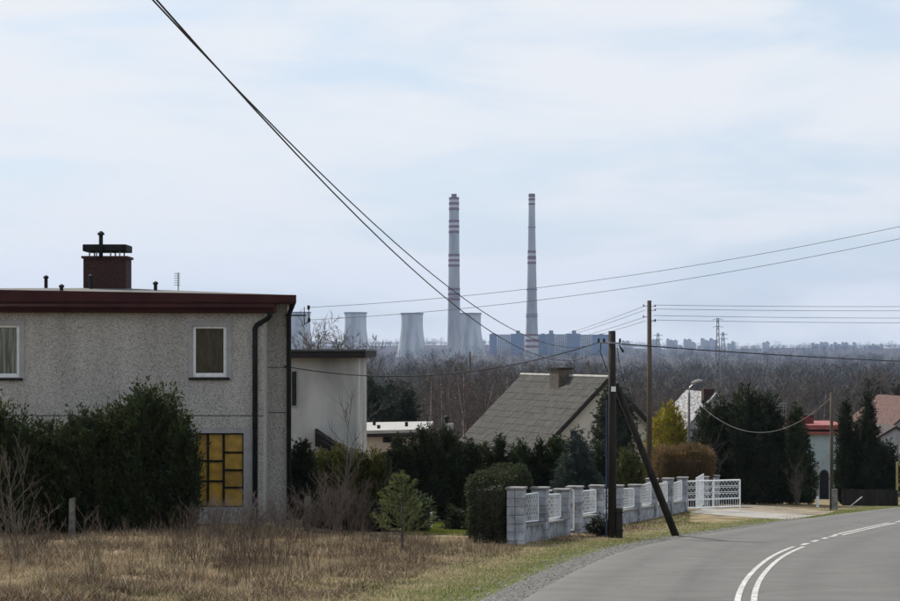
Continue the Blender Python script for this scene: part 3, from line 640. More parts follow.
MB().obox(cq, e_u, e_r, .42, .62, ap.z - 1.0, ap.z + .42).build('chimney', mat('chimney_brick', (.10, .085, .07), .95, .4, 8, .4, 30), groof)
MB().obox(cq, e_u, e_r, .5, .7, ap.z + .42, ap.z + .5).build('chimney_cap', M_darkb, groof)
wq = P(575.5, 434, Yg); qv = ap + e_u * ((wq.x - ap.x) / math.cos(phi) * 1.0)
wo = MB().obox(qv + e_r * .34, e_u, e_r, .17, .05, PZ(437.5, Yg), PZ(430.5, Yg)).build('window', M_gdark, ga)

# ================================================================== FURTHER HOUSES
def gable_house(base_px, Y, width, depth, rotdeg, z_eave, z_ridge, wallm, roofm, label, windows=(), chim=None, over=.3):
    """gable faces the local -v side; windows: (u0,u1,z0,z1) on the gable"""
    X = PX(base_px, Y); root = empty('house', (X, Y, gz(X, Y)), label, 'house'); a = R(rotdeg); u = Vector((math.cos(a), math.sin(a), 0)); v = Vector((-math.sin(a), math.cos(a), 0)); c = Vector((X, Y, 0)); zb = root.location.z - .8; hw = width / 2
    def q(uu, vv, z): p = c + u * uu + v * vv; return (p.x, p.y, z)
    MB().add([q(-hw, 0, zb), q(hw, 0, zb), q(hw, 0, z_eave), q(0, 0, z_ridge), q(-hw, 0, z_eave), q(-hw, depth, zb), q(hw, depth, zb), q(hw, depth, z_eave), q(0, depth, z_ridge), q(-hw, depth, z_eave)],
        [(0, 1, 2, 3, 4), (9, 8, 7, 6, 5), (0, 5, 6, 1), (1, 6, 7, 2), (4, 9, 5, 0), (2, 7, 8, 3), (3, 8, 9, 4)]).build('wall', wallm, root)
    k = (z_ridge - z_eave) / hw; b = MB(); o = over
    for s_ in (-1, 1): b.add([q(0, -o, z_ridge + .02), q(0, depth + o, z_ridge + .02), q(s_ * (hw + o), depth + o, z_eave - k * o + .02), q(s_ * (hw + o), -o, z_eave - k * o + .02), q(0, -o, z_ridge + .2), q(0, depth + o, z_ridge + .2), q(s_ * (hw + o), depth + o, z_eave - k * o + .18), q(s_ * (hw + o), -o, z_eave - k * o + .18)],
        [(0, 1, 2, 3), (7, 6, 5, 4), (0, 4, 5, 1), (1, 5, 6, 2), (2, 6, 7, 3), (3, 7, 4, 0)])
    rf_ = b.build('roof', roofm, root)
    for (u0, u1, z0, z1) in windows:
        wn_ = MB().obox(c + u * (u0 + u1) / 2, u, v, (u1 - u0) / 2, .05, z0, z1).build('window', M_white, root); MB().obox(c + u * (u0 + u1) / 2 - v * .052, u, v, (u1 - u0) / 2 - .1, .01, z0 + .1, z1 - .1).build('pane', M_gdark, wn_)
    if chim: MB().obox(c + u * chim[0] + v * chim[1], u, v, .38, .38, z_eave, chim[2]).build('chimney', M_brick, rf_)
    return root
M_sheet = mat('patchy_pale_sheet_roof', (.23, .235, .25), .7, .5, 2.2, lo=.42, hi=.56, col2=(.06, .06, .066), stretch=(1, 1, 3))
M_tile = mat('red_tiles', (.095, .050, .043), .9, .4, 3, .4, 20, stretch=(1, 1, 4))
M_wall6 = mat('greyish_white_wall', (.31, .31, .31), .9, .15, 2)
Y4 = 138.0; gable_house(716, Y4, 6.6, 9, 6, PZ(448, Y4), PZ(392.5, Y4) - .2, M_wall6, M_sheet, 'house with pale patchy sheet roof behind the dark conifers', chim=(-.35, .9, PZ(389, Y4)))
Y6 = 134.0; h6 = gable_house(896, Y6, 1.9 * 1.0 + .5, 5, 0, PZ(439, Y6), PZ(428.5, Y6), M_wall6, mat('dark_tiles', (.05, .04, .038), .9), 'small white gabled house with dark roof and white window', windows=[(PX(884.5, Y6) - PX(896, Y6), PX(890.5, Y6) - PX(896, Y6), PZ(457, Y6), PZ(445, Y6)), (PX(899.5, Y6) - PX(896, Y6), PX(904, Y6) - PX(896, Y6), PZ(457, Y6), PZ(445, Y6))], over=.15)
Y7 = 142.0; gable_house(924, Y7, 6.4, 9, 8, PZ(436, Y7), PZ(400, Y7), M_wall6, M_tile, 'house with reddish brown tiled roof behind the small white house', chim=(.6, 2.5, PZ(396, Y7)))
# pale blue house with two red roof edges
Y5 = 116.0; X5 = PX(824, Y5); h5 = empty('house', (X5, Y5 + 3, gz(X5, Y5)), 'pale blue house with flat red-edged roof between tall thujas', 'house'); zb = h5.location.z - .6
M_blue = mat('pale_blue_render', (.30, .37, .39), .9, .1, 2); M_red = mat('red_roof_edge', (.24, .065, .06), .7, .25, 3)
MB().box(PX(805, Y5), PX(850, Y5), Y5, Y5 + 7, zb, PZ(434.5, Y5)).build('wall', M_blue, h5)
r5 = MB().box(PX(805, Y5) - .1, PX(853, Y5), Y5 - .3, Y5 + 7.2, PZ(434.3, Y5), PZ(431.5, Y5)).build('roof', M_red, h5)
MB().box(PX(806, Y5), PX(852, Y5), Y5 - .1, Y5 + 7, PZ(431.4, Y5), PZ(429.5, Y5)).build('roof_step', M_darkb, r5)
MB().box(PX(805.5, Y5), PX(852, Y5), Y5 - .25, Y5 + 7.1, PZ(429.4, Y5), PZ(425, Y5)).build('roof_edge', M_red, r5)
MB().box(PX(808.7, Y5), PX(820, Y5), Y5 + 2, Y5 + 2.7, PZ(427, Y5), PZ(417, Y5)).build('chimney', mat('red_chimney', (.15, .045, .04), .9, .3, 8), r5)
MB().box(PX(808, Y5), PX(820.5, Y5), Y5 + 1.9, Y5 + 2.8, PZ(417, Y5), PZ(416, Y5)).build('chimney_cap', M_darkb, r5)
arc = [(PX(819.8, Y5), PZ(500, Y5)), (PX(828.5, Y5), PZ(500, Y5)), (PX(828.5, Y5), PZ(474, Y5)), (PX(827.3, Y5), PZ(471, Y5)), (PX(824.2, Y5), PZ(469.5, Y5)), (PX(821.2, Y5), PZ(471, Y5)), (PX(819.8, Y5), PZ(474, Y5))]
n_ = len(arc); MB().add([(x, Y5 - .06, z) for x, z in arc] + [(x, Y5 + .02, z) for x, z in arc], [tuple(range(n_)), tuple(reversed(range(n_, 2 * n_)))] + [(i, i + n_, (i + 1) % n_ + n_, (i + 1) % n_) for i in range(n_)]).build('door', M_dark, h5)
sb_ = MB().tube([P(817, 470, Y5 - .3), P(829.5, 454, Y5 - .3)], .05, 5); sb_.tube([P(817, 470, Y5 - .3), (PX(817, Y5), Y5 - .3, zb)], .06, 5); sb_.build('stair_rail', M_conc, h5)
# ================================================================== FENCE
FA, FB = G(516.5, 545), G(690, 512.5); fd = (FB - FA); fd.z = 0; fL = fd.length; fd.normalize(); fn = Vector((fd.y, -fd.x, 0))
def s_of(px):
    k = (px - 450) / F; return (k * FA.y - FA.x) / (fd.x - k * fd.y)
PCX = [516.5, 540, 562, 575, 597, 616.5, 635, 652, 668, 682.5]; PTY = [487, 487, 488.7, 486, 485, 485, 484.4, 478.3, 478, 477]
fence = empty('fence', (FA.x, FA.y, gz(FA.x, FA.y)), 'white block fence with pillars and lattice panels along the verge', 'fence')
PS = .2; pil = []
def pillar(parent, pos, top, nc=6, seed=0):
    rr = random.Random(seed); zg = gz(pos.x, pos.y) - .12; core = MB().obox(pos, fd, fn, PS - .012, PS - .012, zg, top - .06).build('pillar', M_joint, parent)
    hh = (top - .06 - zg) / nc
    for c in range(nc):
        for side in (-1, 1):
            off = fn * side * (PS / 2 + .0015); j = rr.uniform(-.004, .004)
            MB().obox(pos + off + fd * j, fd, fn, PS, PS / 2 - .004, zg + c * hh + .004, zg + (c + 1) * hh - .004).build('block', M_block if rr.random() < .65 else M_block2, core, bevel=.008)
    MB().obox(pos, fd, fn, PS + .035, PS + .035, top - .06, top + .0).build('cap', M_cap, core, bevel=.012)
    return core
for i, (px, py) in enumerate(zip(PCX, PTY)):
    s_ = s_of(px); q = FA + fd * s_; pil.append((s_, q, PZ(py, q.y))); pillar(fence, q, PZ(py, q.y), 7, i)
def lattice(name, parent, p0, p1, z00, z01, z10, z11, m=M_gatew, pitch=.19, bar=.0052, frame=.02, th=.008, rows=None):
    """frame and crossed bars between p0 and p1; z00/z01 bottom/top at p0, z10/z11 at p1"""
    p0 = Vector((p0.x, p0.y, 0)); p1 = Vector((p1.x, p1.y, 0)); Ln = (p1 - p0).length; e = (p1 - p0).normalized(); nn = Vector((e.y, -e.x, 0)) * th
    def pt(s, t): zb_ = z00 + (z10 - z00) * s / Ln; zt_ = z01 + (z11 - z01) * s / Ln; q = p0 + e * s; return Vector((q.x, q.y, zb_ + (zt_ - zb_) * t))
    H = z01 - z00
    fr = MB()
    for a, b in (((0, 0), (Ln, 0)), ((Ln, 0), (Ln, 1)), ((Ln, 1), (0, 1)), ((0, 1), (0, 0))): fr.tube([pt(*a), pt(*b)], frame, 4)
    fo = fr.build(name, m, parent); lt = MB(); k = -H
    while k < Ln:
        for sg in (1, -1):
            s0, s1 = k, k + H; t0, t1 = 0.0, 1.0
            if s0 < 0: t0 = -s0 / H; s0 = 0
            if s1 > Ln: t1 = 1 - (s1 - Ln) / H; s1 = Ln
            if t1 > t0 + .02:
                A_, B_ = (pt(s0, t0), pt(s1, t1)) if sg > 0 else (pt(Ln - s0, t0), pt(Ln - s1, t1)); A_ += nn * sg; B_ += nn * sg; lt.tube([A_, B_], bar, 3, cap=False)
        k += pitch
    lt.build('lattice', m, fo); return fo, pt
for i in range(len(pil) - 1):
    if i == 2: continue
    (s0, q0, t0), (s1, q1, t1) = pil[i], pil[i + 1]; a, b = q0 + fd * PS, q1 - fd * PS
    za, zb_ = gz(a.x, a.y) - .12, gz(b.x, b.y) - .12; pa, pb = za + .12 + .40, zb_ + .12 + .40; hw = .1
    def o4(o_, z0, z1): return [(a.x + fn.x * -o_, a.y - fn.y * o_, z0), (b.x - fn.x * o_, b.y - fn.y * o_, z1), (b.x + fn.x * o_, b.y + fn.y * o_, z1), (a.x + fn.x * o_, a.y + fn.y * o_, z0)]
    pw = MB().hexa(o4(hw, za, zb_) + o4(hw, pa, pb)).build('plinth_wall', M_block2, fence); MB().hexa(o4(hw + .04, pa, pb) + o4(hw + .04, pa + .05, pb + .05)).build('plinth_cap', M_cap, pw)
    tp = min(t0, t1) - .17
    lattice('lattice_panel', fence, a + fd * .05, b - fd * .05, pa + .1, max(pa + .75, tp + .02), pb + .1, tp + .04)
# wicket leaf, open inwards
(s0, q0, t0), (s1, q1, t1) = pil[2], pil[3]; hq = q1 - fd * (PS + .03); lf = (-fn * .9 + fd * -.35).normalized(); z0 = gz(hq.x, hq.y)
wk = empty('wicket_gate', (hq.x, hq.y, z0), 'narrow white steel wicket gate standing open between two fence pillars', 'gate')
lattice('gate_frame', wk, hq, hq + lf * .85, z0 + .08, z0 + 1.2, z0 + .08, z0 + 1.2, frame=.025)
MB().tube([q0 + fd * (PS + .03) + fn * .1 + Vector((0, 0, -q0.z + z0 - .1)), q0 + fd * (PS + .03) + fn * .1 + Vector((0, 0, -q0.z + z0 + 1.25))], .035, 6).build('gate_post', M_gatew, wk)
# drive gate and far pillars
qg = pil[-1][1]; gfar = [FA + fd * s_of(704), FA + fd * s_of(715)]
f2 = empty('fence', (gfar[0].x, gfar[0].y, gz(gfar[0].x, gfar[0].y)), 'short pale block fence section beyond the driveway gate', 'fence')
for i, q in enumerate(gfar): pillar(f2, q, PZ(476.5 - i * 1.2, q.y), 7, 40 + i)
a, b = gfar[0] + fd * PS, gfar[1] - fd * PS; lattice('lattice_panel', f2, a, b, gz(a.x, a.y) + .25, PZ(479, a.y), gz(b.x, b.y) + .25, PZ(478.5, b.y))
def gate_leaf(h, d_, Lg, hgt, label, side_lat):
    z0 = gz(h.x, h.y); e = empty('gate_leaf', (h.x, h.y, z0), label, 'gate', 'drive gate leaves'); zb_ = lambda s: gz(h.x + d_.x * s, h.y + d_.y * s)
    zt = z0 + hgt; fr = MB(); zbot = z0 + .14
    p = lambda s, z: (h.x + d_.x * s, h.y + d_.y * s, z)
    for A_, B_ in ((p(0, zbot), p(Lg, zbot)), (p(Lg, min(zbot, zb_(Lg) + .02)), p(Lg, zt)), (p(0, zt), p(Lg, zt)), (p(0, zbot), p(0, zt)), (p(Lg * .5, zbot), p(Lg * .5, zt)), (p(0, zbot + .33), p(Lg, zbot + .33))): fr.tube([A_, B_], .028, 5)
    fo = fr.build('gate_frame', M_gatew, e); br = MB(); n_ = int(Lg / .11)
    for i in range(1, n_): br.tube([p(Lg * i / n_, zbot), p(Lg * i / n_, zbot + .33)], .009, 4)
    br.build('gate_bar', M_gatew, fo)
    hh = (hgt - .14 - .33) / 3
    for r_ in range(3):
        for (a_, b_) in ((.04, Lg * .5 - .04), (Lg * .5 + .04, Lg - .04)):
            zz = zbot + .33 + r_ * hh + .03; lattice('lattice_panel', e, Vector((p(a_, 0))), Vector((p(b_, 0))), zz, zz + hh - .06, zz, zz + hh - .06, frame=.012, bar=.006, pitch=.16)
    return e
hp = qg + fd * (PS + .06) + fn * .12
tip = P(740, 515, 83.2); d_ = Vector((tip.x - hp.x, tip.y - hp.y, 0)); Lg = d_.length; d_.normalize()
gate_leaf(hp, d_, Lg, 1.24, 'wide white lattice gate leaf swung open towards the road', True)
h2 = gfar[0] - fd * (PS + .06); L2 = min((h2 - hp).length - .3, 3.0)
gate_leaf(h2 - fd * 0, -fd, L2, 1.5, 'closed white lattice gate leaf in line with the block fence', True)

# ================================================================== POLES AND WIRES
def cable(name, A_, B_, sag, r, label, m=M_wire, n=40, group=None, cat='cable'):
    A_ = Vector(A_); B_ = Vector(B_); pts = [A_.lerp(B_, i / n) - Vector((0, 0, 4 * sag * (i / n) * (1 - i / n))) for i in range(n + 1)]
    o = MB().tube(pts, r, 5).build(name, m, None, loc=A_); return tag(o, label, cat, group)
def pole(name, x, y, top, r0, r1, label, m=M_wood, cat='pole', n=12, group=None):
    z = gz(x, y); e = empty(name, (x, y, z), label, cat, group); MB().tube([(x, y, z - .4), (x + .01, y, (z + top) / 2), (x, y, top)], [r0, (r0 + r1) / 2, r1], n).build('post', m, e, smooth=True); return e
b1 = G(612, 538); p1 = pole('utility_pole', b1.x, b1.y, PZ(331, b1.y), .115, .095, 'dark tarred wooden pole with leaning strut in front of the fence')
y1 = b1.y; x1 = b1.x
MB().obox((x1 + .19, y1 - .02, 0), (1, 0), (0, 1), .085, .1, gz(x1, y1) - .3, PZ(508, y1)).build('stub', M_wood, p1, bevel=.02)
MB().tube([(x1 + .02, y1 - .14, PZ(512, y1)), (x1 + .30, y1 - .14, PZ(512, y1)), ], .014, 4).build('band', M_dark, p1); MB().tube([(x1 - .1, y1 - .15, PZ(530, y1)), (x1 + .30, y1 - .14, PZ(530, y1)), ], .014, 4).build('band', M_dark, p1)
sb0 = G(679, 536); MB().tube([(sb0.x + .03, sb0.y, gz(sb0.x, sb0.y) - .3), (x1 + .1, y1 + .12, PZ(383, y1))], [.105, .085], 10).build('strut', M_wood, p1, smooth=True)
MB().tube([(x1 - .155, y1 - .06, PZ(540, y1)), (x1 - .145, y1 - .06, PZ(400, y1))], .024, 6).build('conduit', mat('blue_conduit', (.028, .042, .085), .5, .2, 4), p1)
MB().box(x1 - .03, x1 + .09, y1 - .145, y1 - .118, PZ(391.5, y1), PZ(386.5, y1)).build('number_plate', M_white, p1)
MB().tube([(x1 - .37, y1 - .12, PZ(342, y1)), (x1 + .22, y1 - .12, PZ(343.5, y1))], .026, 5).build('crossarm', M_grey, p1)
cl = MB().tube([(x1 - .30, y1 - .12, PZ(342, y1)), (x1 - .32, y1 - .10, PZ(352, y1)), (x1 - .12, y1 - .10, PZ(372, y1))], .014, 5); cl.tube([(x1 + .18, y1 - .1, PZ(345, y1)), (x1 + .26, y1 - .1, PZ(350, y1)), (x1 + .3, y1 - .1, PZ(352, y1))], [.014, .03, .03], 6)
cl.tube([(x1 + .12, y1 - .1, PZ(345, y1)), (x1 + .17, y1 - .12, PZ(360, y1)), (x1 + .28, y1 - .1, PZ(378, y1)), (x1 + .36, y1 + .0, PZ(386, y1)), (x1 + .16, y1, PZ(392, y1))], .009, 4)
cl.build('cable_loop', M_wire, p1)
for dx in (-.36, -.22, .2): MB().lathe((x1 + dx, y1 - .12, PZ(342.6, y1)), [(.02, 0), (.035, .03), (.022, .06), (.032, .09), (.012, .11)], 8).build('insulator', M_dark, p1)
# near pole just beside the photographer, carrying the two heavy cables
pn = pole('utility_pole', -4.35, -2.0, 5.6, .13, .11, 'wooden pole carrying the two heavy black cables at the roadside')
A1 = Vector((PX(600, 53), 53, PZ(343, 53))); A1 = Vector((x1 - .34, y1 - .12, PZ(342.2, y1)))
cable('power_cable', A1, (-4.35, -2.0, 5.2), 1.76, .0065, 'heavy black cable sagging from the strutted pole, upper of two')
cable('power_cable', A1 + Vector((.1, 0, -.15)), (-3.75, -2.0, 4.74), 1.90, .0065, 'heavy black cable sagging from the strutted pole, lower of two')
MB().tube([(-4.4, -2.1, 5.2), (-3.7, -2.05, 4.74)], .03, 5).build('bracket', M_dark, pn)
cable('service_cable', (XS - .1, YS - .12, PZ(366, YS)), A1, .55, .014, 'dark service cable from the pebbledash house to the strutted pole')
prr = pole('utility_pole', 36.0, 97.0 - 8, PZ(358, 89), .13, .1, 'wooden pole at the end of the dark street cable', M_wood2)
cable('power_cable', (x1 + .2, y1 - .12, PZ(344, y1)), (36.0, 89, PZ(362, 89)), .35, .016, 'dark cable running from the strutted pole over the street')
# tall pole behind the fence
Y2 = 95.0; X2 = PX(649.3, Y2); p2 = pole('utility_pole', X2, Y2, PZ(300.5, Y2), .14, .10, 'tall weathered pole with small wire hooks behind the hedge', M_wood2)
hk = [(305.5, -1, 305), (310, 1, 305.2), (316.5, -1, 316), (321, 1, 316), (320, 1, 320), (306, 1, 309)]
for (py, sd_, _) in hk:
    q = Vector((X2 + sd_ * .28, Y2 - .05, PZ(py, Y2))); MB().tube([(X2, Y2 - .05, q.z - .03), q - Vector((0, 0, .02))], .012, 4).build('hook', M_dark, p2); MB().lathe(q - Vector((0, 0, .04)), [(.02, 0), (.032, .03), (.03, .07), (.01, .09)], 8).build('insulator', M_dark, p2)
pr2 = pole('utility_pole', 38.0, 112.0, PZ(300, 112), .14, .1, 'tall weathered pole at the far end of the four thin wires', M_wood2)
for i, (ya, yb_) in enumerate(((305, 303.5), (309, 308), (315.5, 316), (320, 321))):
    cable('overhead_wire', (X2 + .2, Y2, PZ(ya, Y2)), (38.0, 112, PZ(yb_, 112)), .12, .011, ['uppermost', 'second', 'third', 'lowest'][i] + ' of four thin bare wires running level from the tall pole', M_wiret, group='four thin wires above the street')
pv = pole('utility_pole', PX(470, 215), 215, PZ(352, 215), .13, .1, 'wooden pole among the bare valley trees', M_wood2)
for i, (ya, yb_) in enumerate(((306, 336), (310, 336.5), (317, 338), (321, 338.5))):
    cable('overhead_wire', (X2 - .2, Y2, PZ(ya, Y2)), (PX(470, 215), 215, PZ(yb_ + 17, 215)), .55, .011, ['uppermost', 'second', 'third', 'lowest'][i] + ' of four thin wires sloping from the tall pole to the valley', M_wiret, group='thin wires going down to the valley')
# the two long wires from the house bracket across the picture
po = pole('utility_pole', 15.6, 46.0, PZ(160, 46.0), .14, .11, 'wooden pole across the road carrying the two long house wires')
cable('service_wire', BR[0], (15.6, 46, PZ(172, 46)), .55, .0065, 'long thin wire from the house bracket across the road, upper of two', M_wiret, n=60)
cable('service_wire', BR[1], (15.6, 46, PZ(184, 46)), .55, .0065, 'long thin wire from the house bracket across the road, lower of two', M_wiret, n=60)
# short pole by the thujas
b3 = G(831.5, 510.5); p3 = pole('utility_pole', b3.x, b3.y, PZ(393, b3.y), .085, .07, 'slim weathered pole on a concrete stub beside the pale blue house', M_wood2)
MB().obox((b3.x + .12, b3.y - .02, 0), (1, 0), (0, 1), .13, .12, gz(b3.x, b3.y) - .2, PZ(489, b3.y)).build('stub', mat('stained_concrete', (.19, .185, .17), .95, .45, 5, .4, 30), p3, bevel=.015)
cable('service_cable', (b3.x, b3.y, PZ(397, b3.y)), P(689.3, 394, 97), 1.72, .011, 'pale cable drooping from the slim pole in front of the conifers', mat('pale_cable', (.22, .22, .22), .6, .1))
# guy stay
cable('stay_wire', P(862, 497, 96) - Vector((0, 0, 0)), (PX(848.5, 95), 95, gz(PX(848.5, 95), 95)), 0, .03, 'short slanting pale post stay beside the slim pole', M_conc, n=2, cat='stay')
# street lamp
YLp = 97.0; xl_ = PX(689, YLp); lp = empty('street_lamp', (xl_, YLp, gz(xl_, YLp)), 'street lamp with pale head on a curved arm behind the gate', 'street lamp')
MB().tube([(xl_, YLp, lp.location.z - .2), (xl_, YLp, PZ(393, YLp))], [.085, .055], 10).build('post', mat('lamp_post_grey', (.10, .10, .10), .8, .2, 5), lp, smooth=True)
MB().tube([(xl_, YLp, PZ(393.5, YLp)), (xl_ + .03, YLp, PZ(387.5, YLp)), (xl_ + .2, YLp, PZ(384.5, YLp)), (xl_ + .38, YLp, PZ(383, YLp))], .03, 6).build('arm', M_grey, lp)
hd_ = P(696.5, 381.8, YLp); hv = MB()
hv.tube([hd_ + Vector((-.26, 0, -.07)), hd_ + Vector((-.1, 0, -.01)), hd_ + Vector((.14, 0, .05)), hd_ + Vector((.3, 0, .06))], [.035, .07, .08, .03], 8); hv.build('lamp_head', M_conc, lp, smooth=True)
# lattice trellis behind the conifers
tq_ = P(781, 402, 101); tr_ = empty('trellis', (tq_.x, 101, gz(tq_.x, 101)), 'pale square-mesh trellis rising between dark conifer and thuja', 'trellis'); tm = MB()
for px in np.linspace(776, 786, 5): tm.tube([(PX(px, 101), 101, tr_.location.z - .1 if px in (776, 786) else PZ(426, 101)), (PX(px, 101), 101, PZ(403, 101))], .02, 4)
for py in np.arange(403.5, 427, 2.8): tm.tube([(PX(775.6, 101), 101.02, PZ(py, 101)), (PX(786.5, 101), 101.02, PZ(py, 101))], .02, 4)
tm.build('mesh_grid', M_grey, tr_)
# small posts
M_moss = mat('mossy_concrete', (.13, .13, .115), .95, .45, 7, .5, 30)
def post(px, top, bot, Y, wd, m, label, r=False):
    x = PX(px, Y); z = gz(x, Y); e = MB(); e.hexa([(x - wd, Y - wd, z - .2), (x + wd, Y - wd, z - .2), (x + wd, Y + wd, z - .2), (x - wd, Y + wd, z - .2), (x - wd * .8, Y - wd * .8, PZ(top, Y)), (x + wd * .9, Y - wd * .8, PZ(top, Y) + .04), (x + wd * .9, Y + wd, PZ(top, Y) + .03), (x - wd * .8, Y + wd, PZ(top, Y))])
    o = e.build('fence_post', m, None, loc=(x, Y, z), bevel=.008); tag(o, label, 'post'); return o
post(72, 499, 545, 48.6, .075, M_moss, 'lone grey concrete post standing before the dark left hedge')
post(307.5, 497, 540, 50.2, .09, M_moss, 'mossy concrete post among bare bushes beside the house corner')
post(431, 513, 530, 57, .05, M_white, 'small white post at the edge of the green lawn')
post(897, 462, 500, 101, .06, mat('yellow_post', (.33, .27, .09), .7, .2, 4), 'yellowish post by the roadside at the dark board fence')
post(817.5, 497, 509, 95, .07, M_white, 'short white marker post beside the slim pole')
# dark board fence by the thujas
bf = empty('board_fence', (PX(872, 100), 100, gz(PX(872, 100), 100)), 'dark wooden board fence under the tall thujas', 'fence')
for i in range(26):
    px = 843 + i * 2.15; x = PX(px, 100); z = gz(x, 100); MB().box(x - .05, x + .05, 99.98, 100.02, z - .1, z + .8 + random.uniform(-.03, .03)).build('board', M_wood, bf)
MB().box(PX(842, 100), PX(898.5, 100), 100.025, 100.07, gz(PX(870, 100), 100) + .5, gz(PX(870, 100), 100) + .58).build('rail', M_wood, bf)

# ================================================================== EVERGREENS
DG = (.030, .041, .015); DK = (.021, .028, .012); YG = (.075, .080, .015); MG = (.040, .060, .022)
def eg(px, top, Y, wpx, shape, label, group, col=DG, n=6000, name='thuja', **kw):
    x = PX(px, Y); z = gz(x, Y); h = PZ(top, Y) - z; rad = wpx / F * Y / 2
    return evergreen(name, (x, Y, z), h, prof(shape, rad), label, group, col, n=n, seed=int(px * 7 + top), **kw)
# big hedge before the near house
LH = [(-12, 410, 50.6, 58), (22, 430, 50.4, 50), (55, 435, 50.8, 52), (86, 422, 50.6, 50), (116, 419, 50.9, 52), (144, 396, 50.5, 50), (167, 407, 50.9, 44), (180, 440, 50.2, 26)]
LHL = ['dark thuja under the curtained left window, outermost of the hedge', 'low feathery thuja below the curtained window', 'low dark thuja behind the concrete post', 'dark thuja with a pointed tip next to the concrete post', 'broad dark thuja left of the tallest in the hedge', 'tallest feathery thuja of the hedge before the pebbledash house', 'tall dark thuja below the net-curtained window', 'low dark thuja end of the hedge touching the yellow window']
for i, (px, t, Y, wd) in enumerate(LH):
    eg(px, t, Y, wd, ROUND if i not in (5,) else COLUMN, LHL[i], 'thujas before the pebbledash house', DG if i % 2 else (.042, .052, .016), n=9500, leaf=(.19, .07), up=.8, jit=.5, ragged=.24, rough_top=.35, plume=1.9)
eg(302, 443, 59, 27, COLUMN, 'rounded dark thuja right beside the house corner', None, DK, 4500, leaf=(.15, .06))
for i, (px, t) in enumerate(((320, 452), (340, 447), (358, 451), (376, 452), (392, 452))):
    eg(px, t, 66, 30, COLUMN, ['first', 'second', 'third', 'fourth', 'fifth'][i] + ' yellow-tipped thuja of the row, counted from the house corner', 'yellow-tipped thuja row', YG, 3200, leaf=(.16, .06))
for i, (px, t, wd, lab) in enumerate(((400, 440, 28, 'dark pointed thuja at the end of the yellow-tipped row'), (425, 429, 40, 'broad dark thuja, tallest before the low cream building'), (447, 431, 36, 'dark thuja between the broad one and the lawn'), (467, 442, 30, 'shorter dark thuja behind the clipped box hedge'))):
    eg(px, t, 63 + i * .8, wd, COLUMN, lab, None, DK, 6500, leaf=(.17, .06), ragged=.13)
GRL = ['stubby dark thuja directly behind the box hedge, before the grey roof', 'pointed dark thuja at the lower corner of the grey roof', 'rounded thuja between two pointed ones before the grey roof', 'second pointed thuja before the middle of the grey roof', 'dark rounded thuja touching the bluish spruce', 'pointed dark thuja between bluish spruce and strutted pole']
for i, (px, t, wd) in enumerate(((484, 446, 26), (500, 437, 26), (520, 444, 30), (540, 441, 28), (557, 436, 26), (600, 446, 34))):
    eg(px, t, 72, wd, CONE if i % 2 else COLUMN, GRL[i], 'thujas before the grey-roofed house', DK if i % 2 else DG, 4200, leaf=(.17, .065), ragged=.14)
eg(577, 431, 69, 50, CONE, 'bluish spruce with drooping tiers before the grey-roofed house', None, (.034, .048, .042), 7000, name='spruce', cat='tree', leaf=(.2, .05), up=-.15, ragged=.22)
eg(614, 387, 88, 46, ROUND, 'dark ivy-clad evergreen tree against the pale gable wall', None, (.026, .032, .020), 9000, name='evergreen_tree', cat='tree', leaf=(.16, .10), up=.1, jit=.9, ragged=.24, rough_top=.3)
eg(628, 449, 82, 30, COLUMN, 'yellowish green thuja between pole and leaning strut', None, (.060, .070, .020), 4000)
eg(669, 405, 101, 42, ROUND, 'golden thuja with bright yellow top behind the brown hedge', None, (.24, .20, .024), 6500, leaf=(.2, .08))
eg(655, 418, 102.5, 22, COLUMN, 'slimmer golden thuja beside the larger golden one', None, (.13, .13, .022), 3000, leaf=(.2, .08))
for i, (px, t, wd, lab) in enumerate(((700, 440, 26, 'low dark shrub at the end of the brown hedge'), (717, 402, 50, 'dark bushy conifer beside the pale patchy roof'), (746, 392, 48, 'massive dark conifer, tallest of the clump behind the gate'), (766, 397, 38, 'dark conifer between the tallest one and the trellis'))):
    eg(px, t, 98.5 + (i % 2), wd, COLUMN if i != 0 else ROUND, lab, None, DK, 8000, name='conifer', cat='tree' if i else 'shrub', leaf=(.26, .10), ragged=.2, rough_top=.25)
eg(796, 403, 100.5, 42, CONE, 'cone-shaped thuja left of the pale blue house', None, DG, 7000, leaf=(.2, .07))
eg(846, 396, 103, 24, CONE, 'slender tall thuja just right of the slim pole', None, DK, 5500, leaf=(.2, .07))
eg(856, 420, 104, 22, CONE, 'small thuja squeezed between two tall thujas', None, DK, 3000, leaf=(.2, .07))
eg(868, 393, 103, 36, CONE, 'tall broad thuja above the dark board fence', None, DK, 7000, leaf=(.2, .07))
eg(886, 443, 103.5, 26, ROUND, 'low dark shrub below the small white house', None, DK, 3500, leaf=(.2, .09), name='shrub')
eg(333, 503, 54.5, 60, ROUND, 'added low dark evergreen shrub covering sunlit ground behind the tangled leafless bush', None, DK, 5000, name='shrub', leaf=(.14, .06), ragged=.2)  # added to keep the sunlit ground before the thuja row dark
eg(372, 507, 55, 62, ROUND, 'added low dark evergreen shrub covering sunlit ground behind the young pine', None, DK, 5000, name='shrub', leaf=(.14, .06), ragged=.2)  # second added shrub, hides the bright ground further right
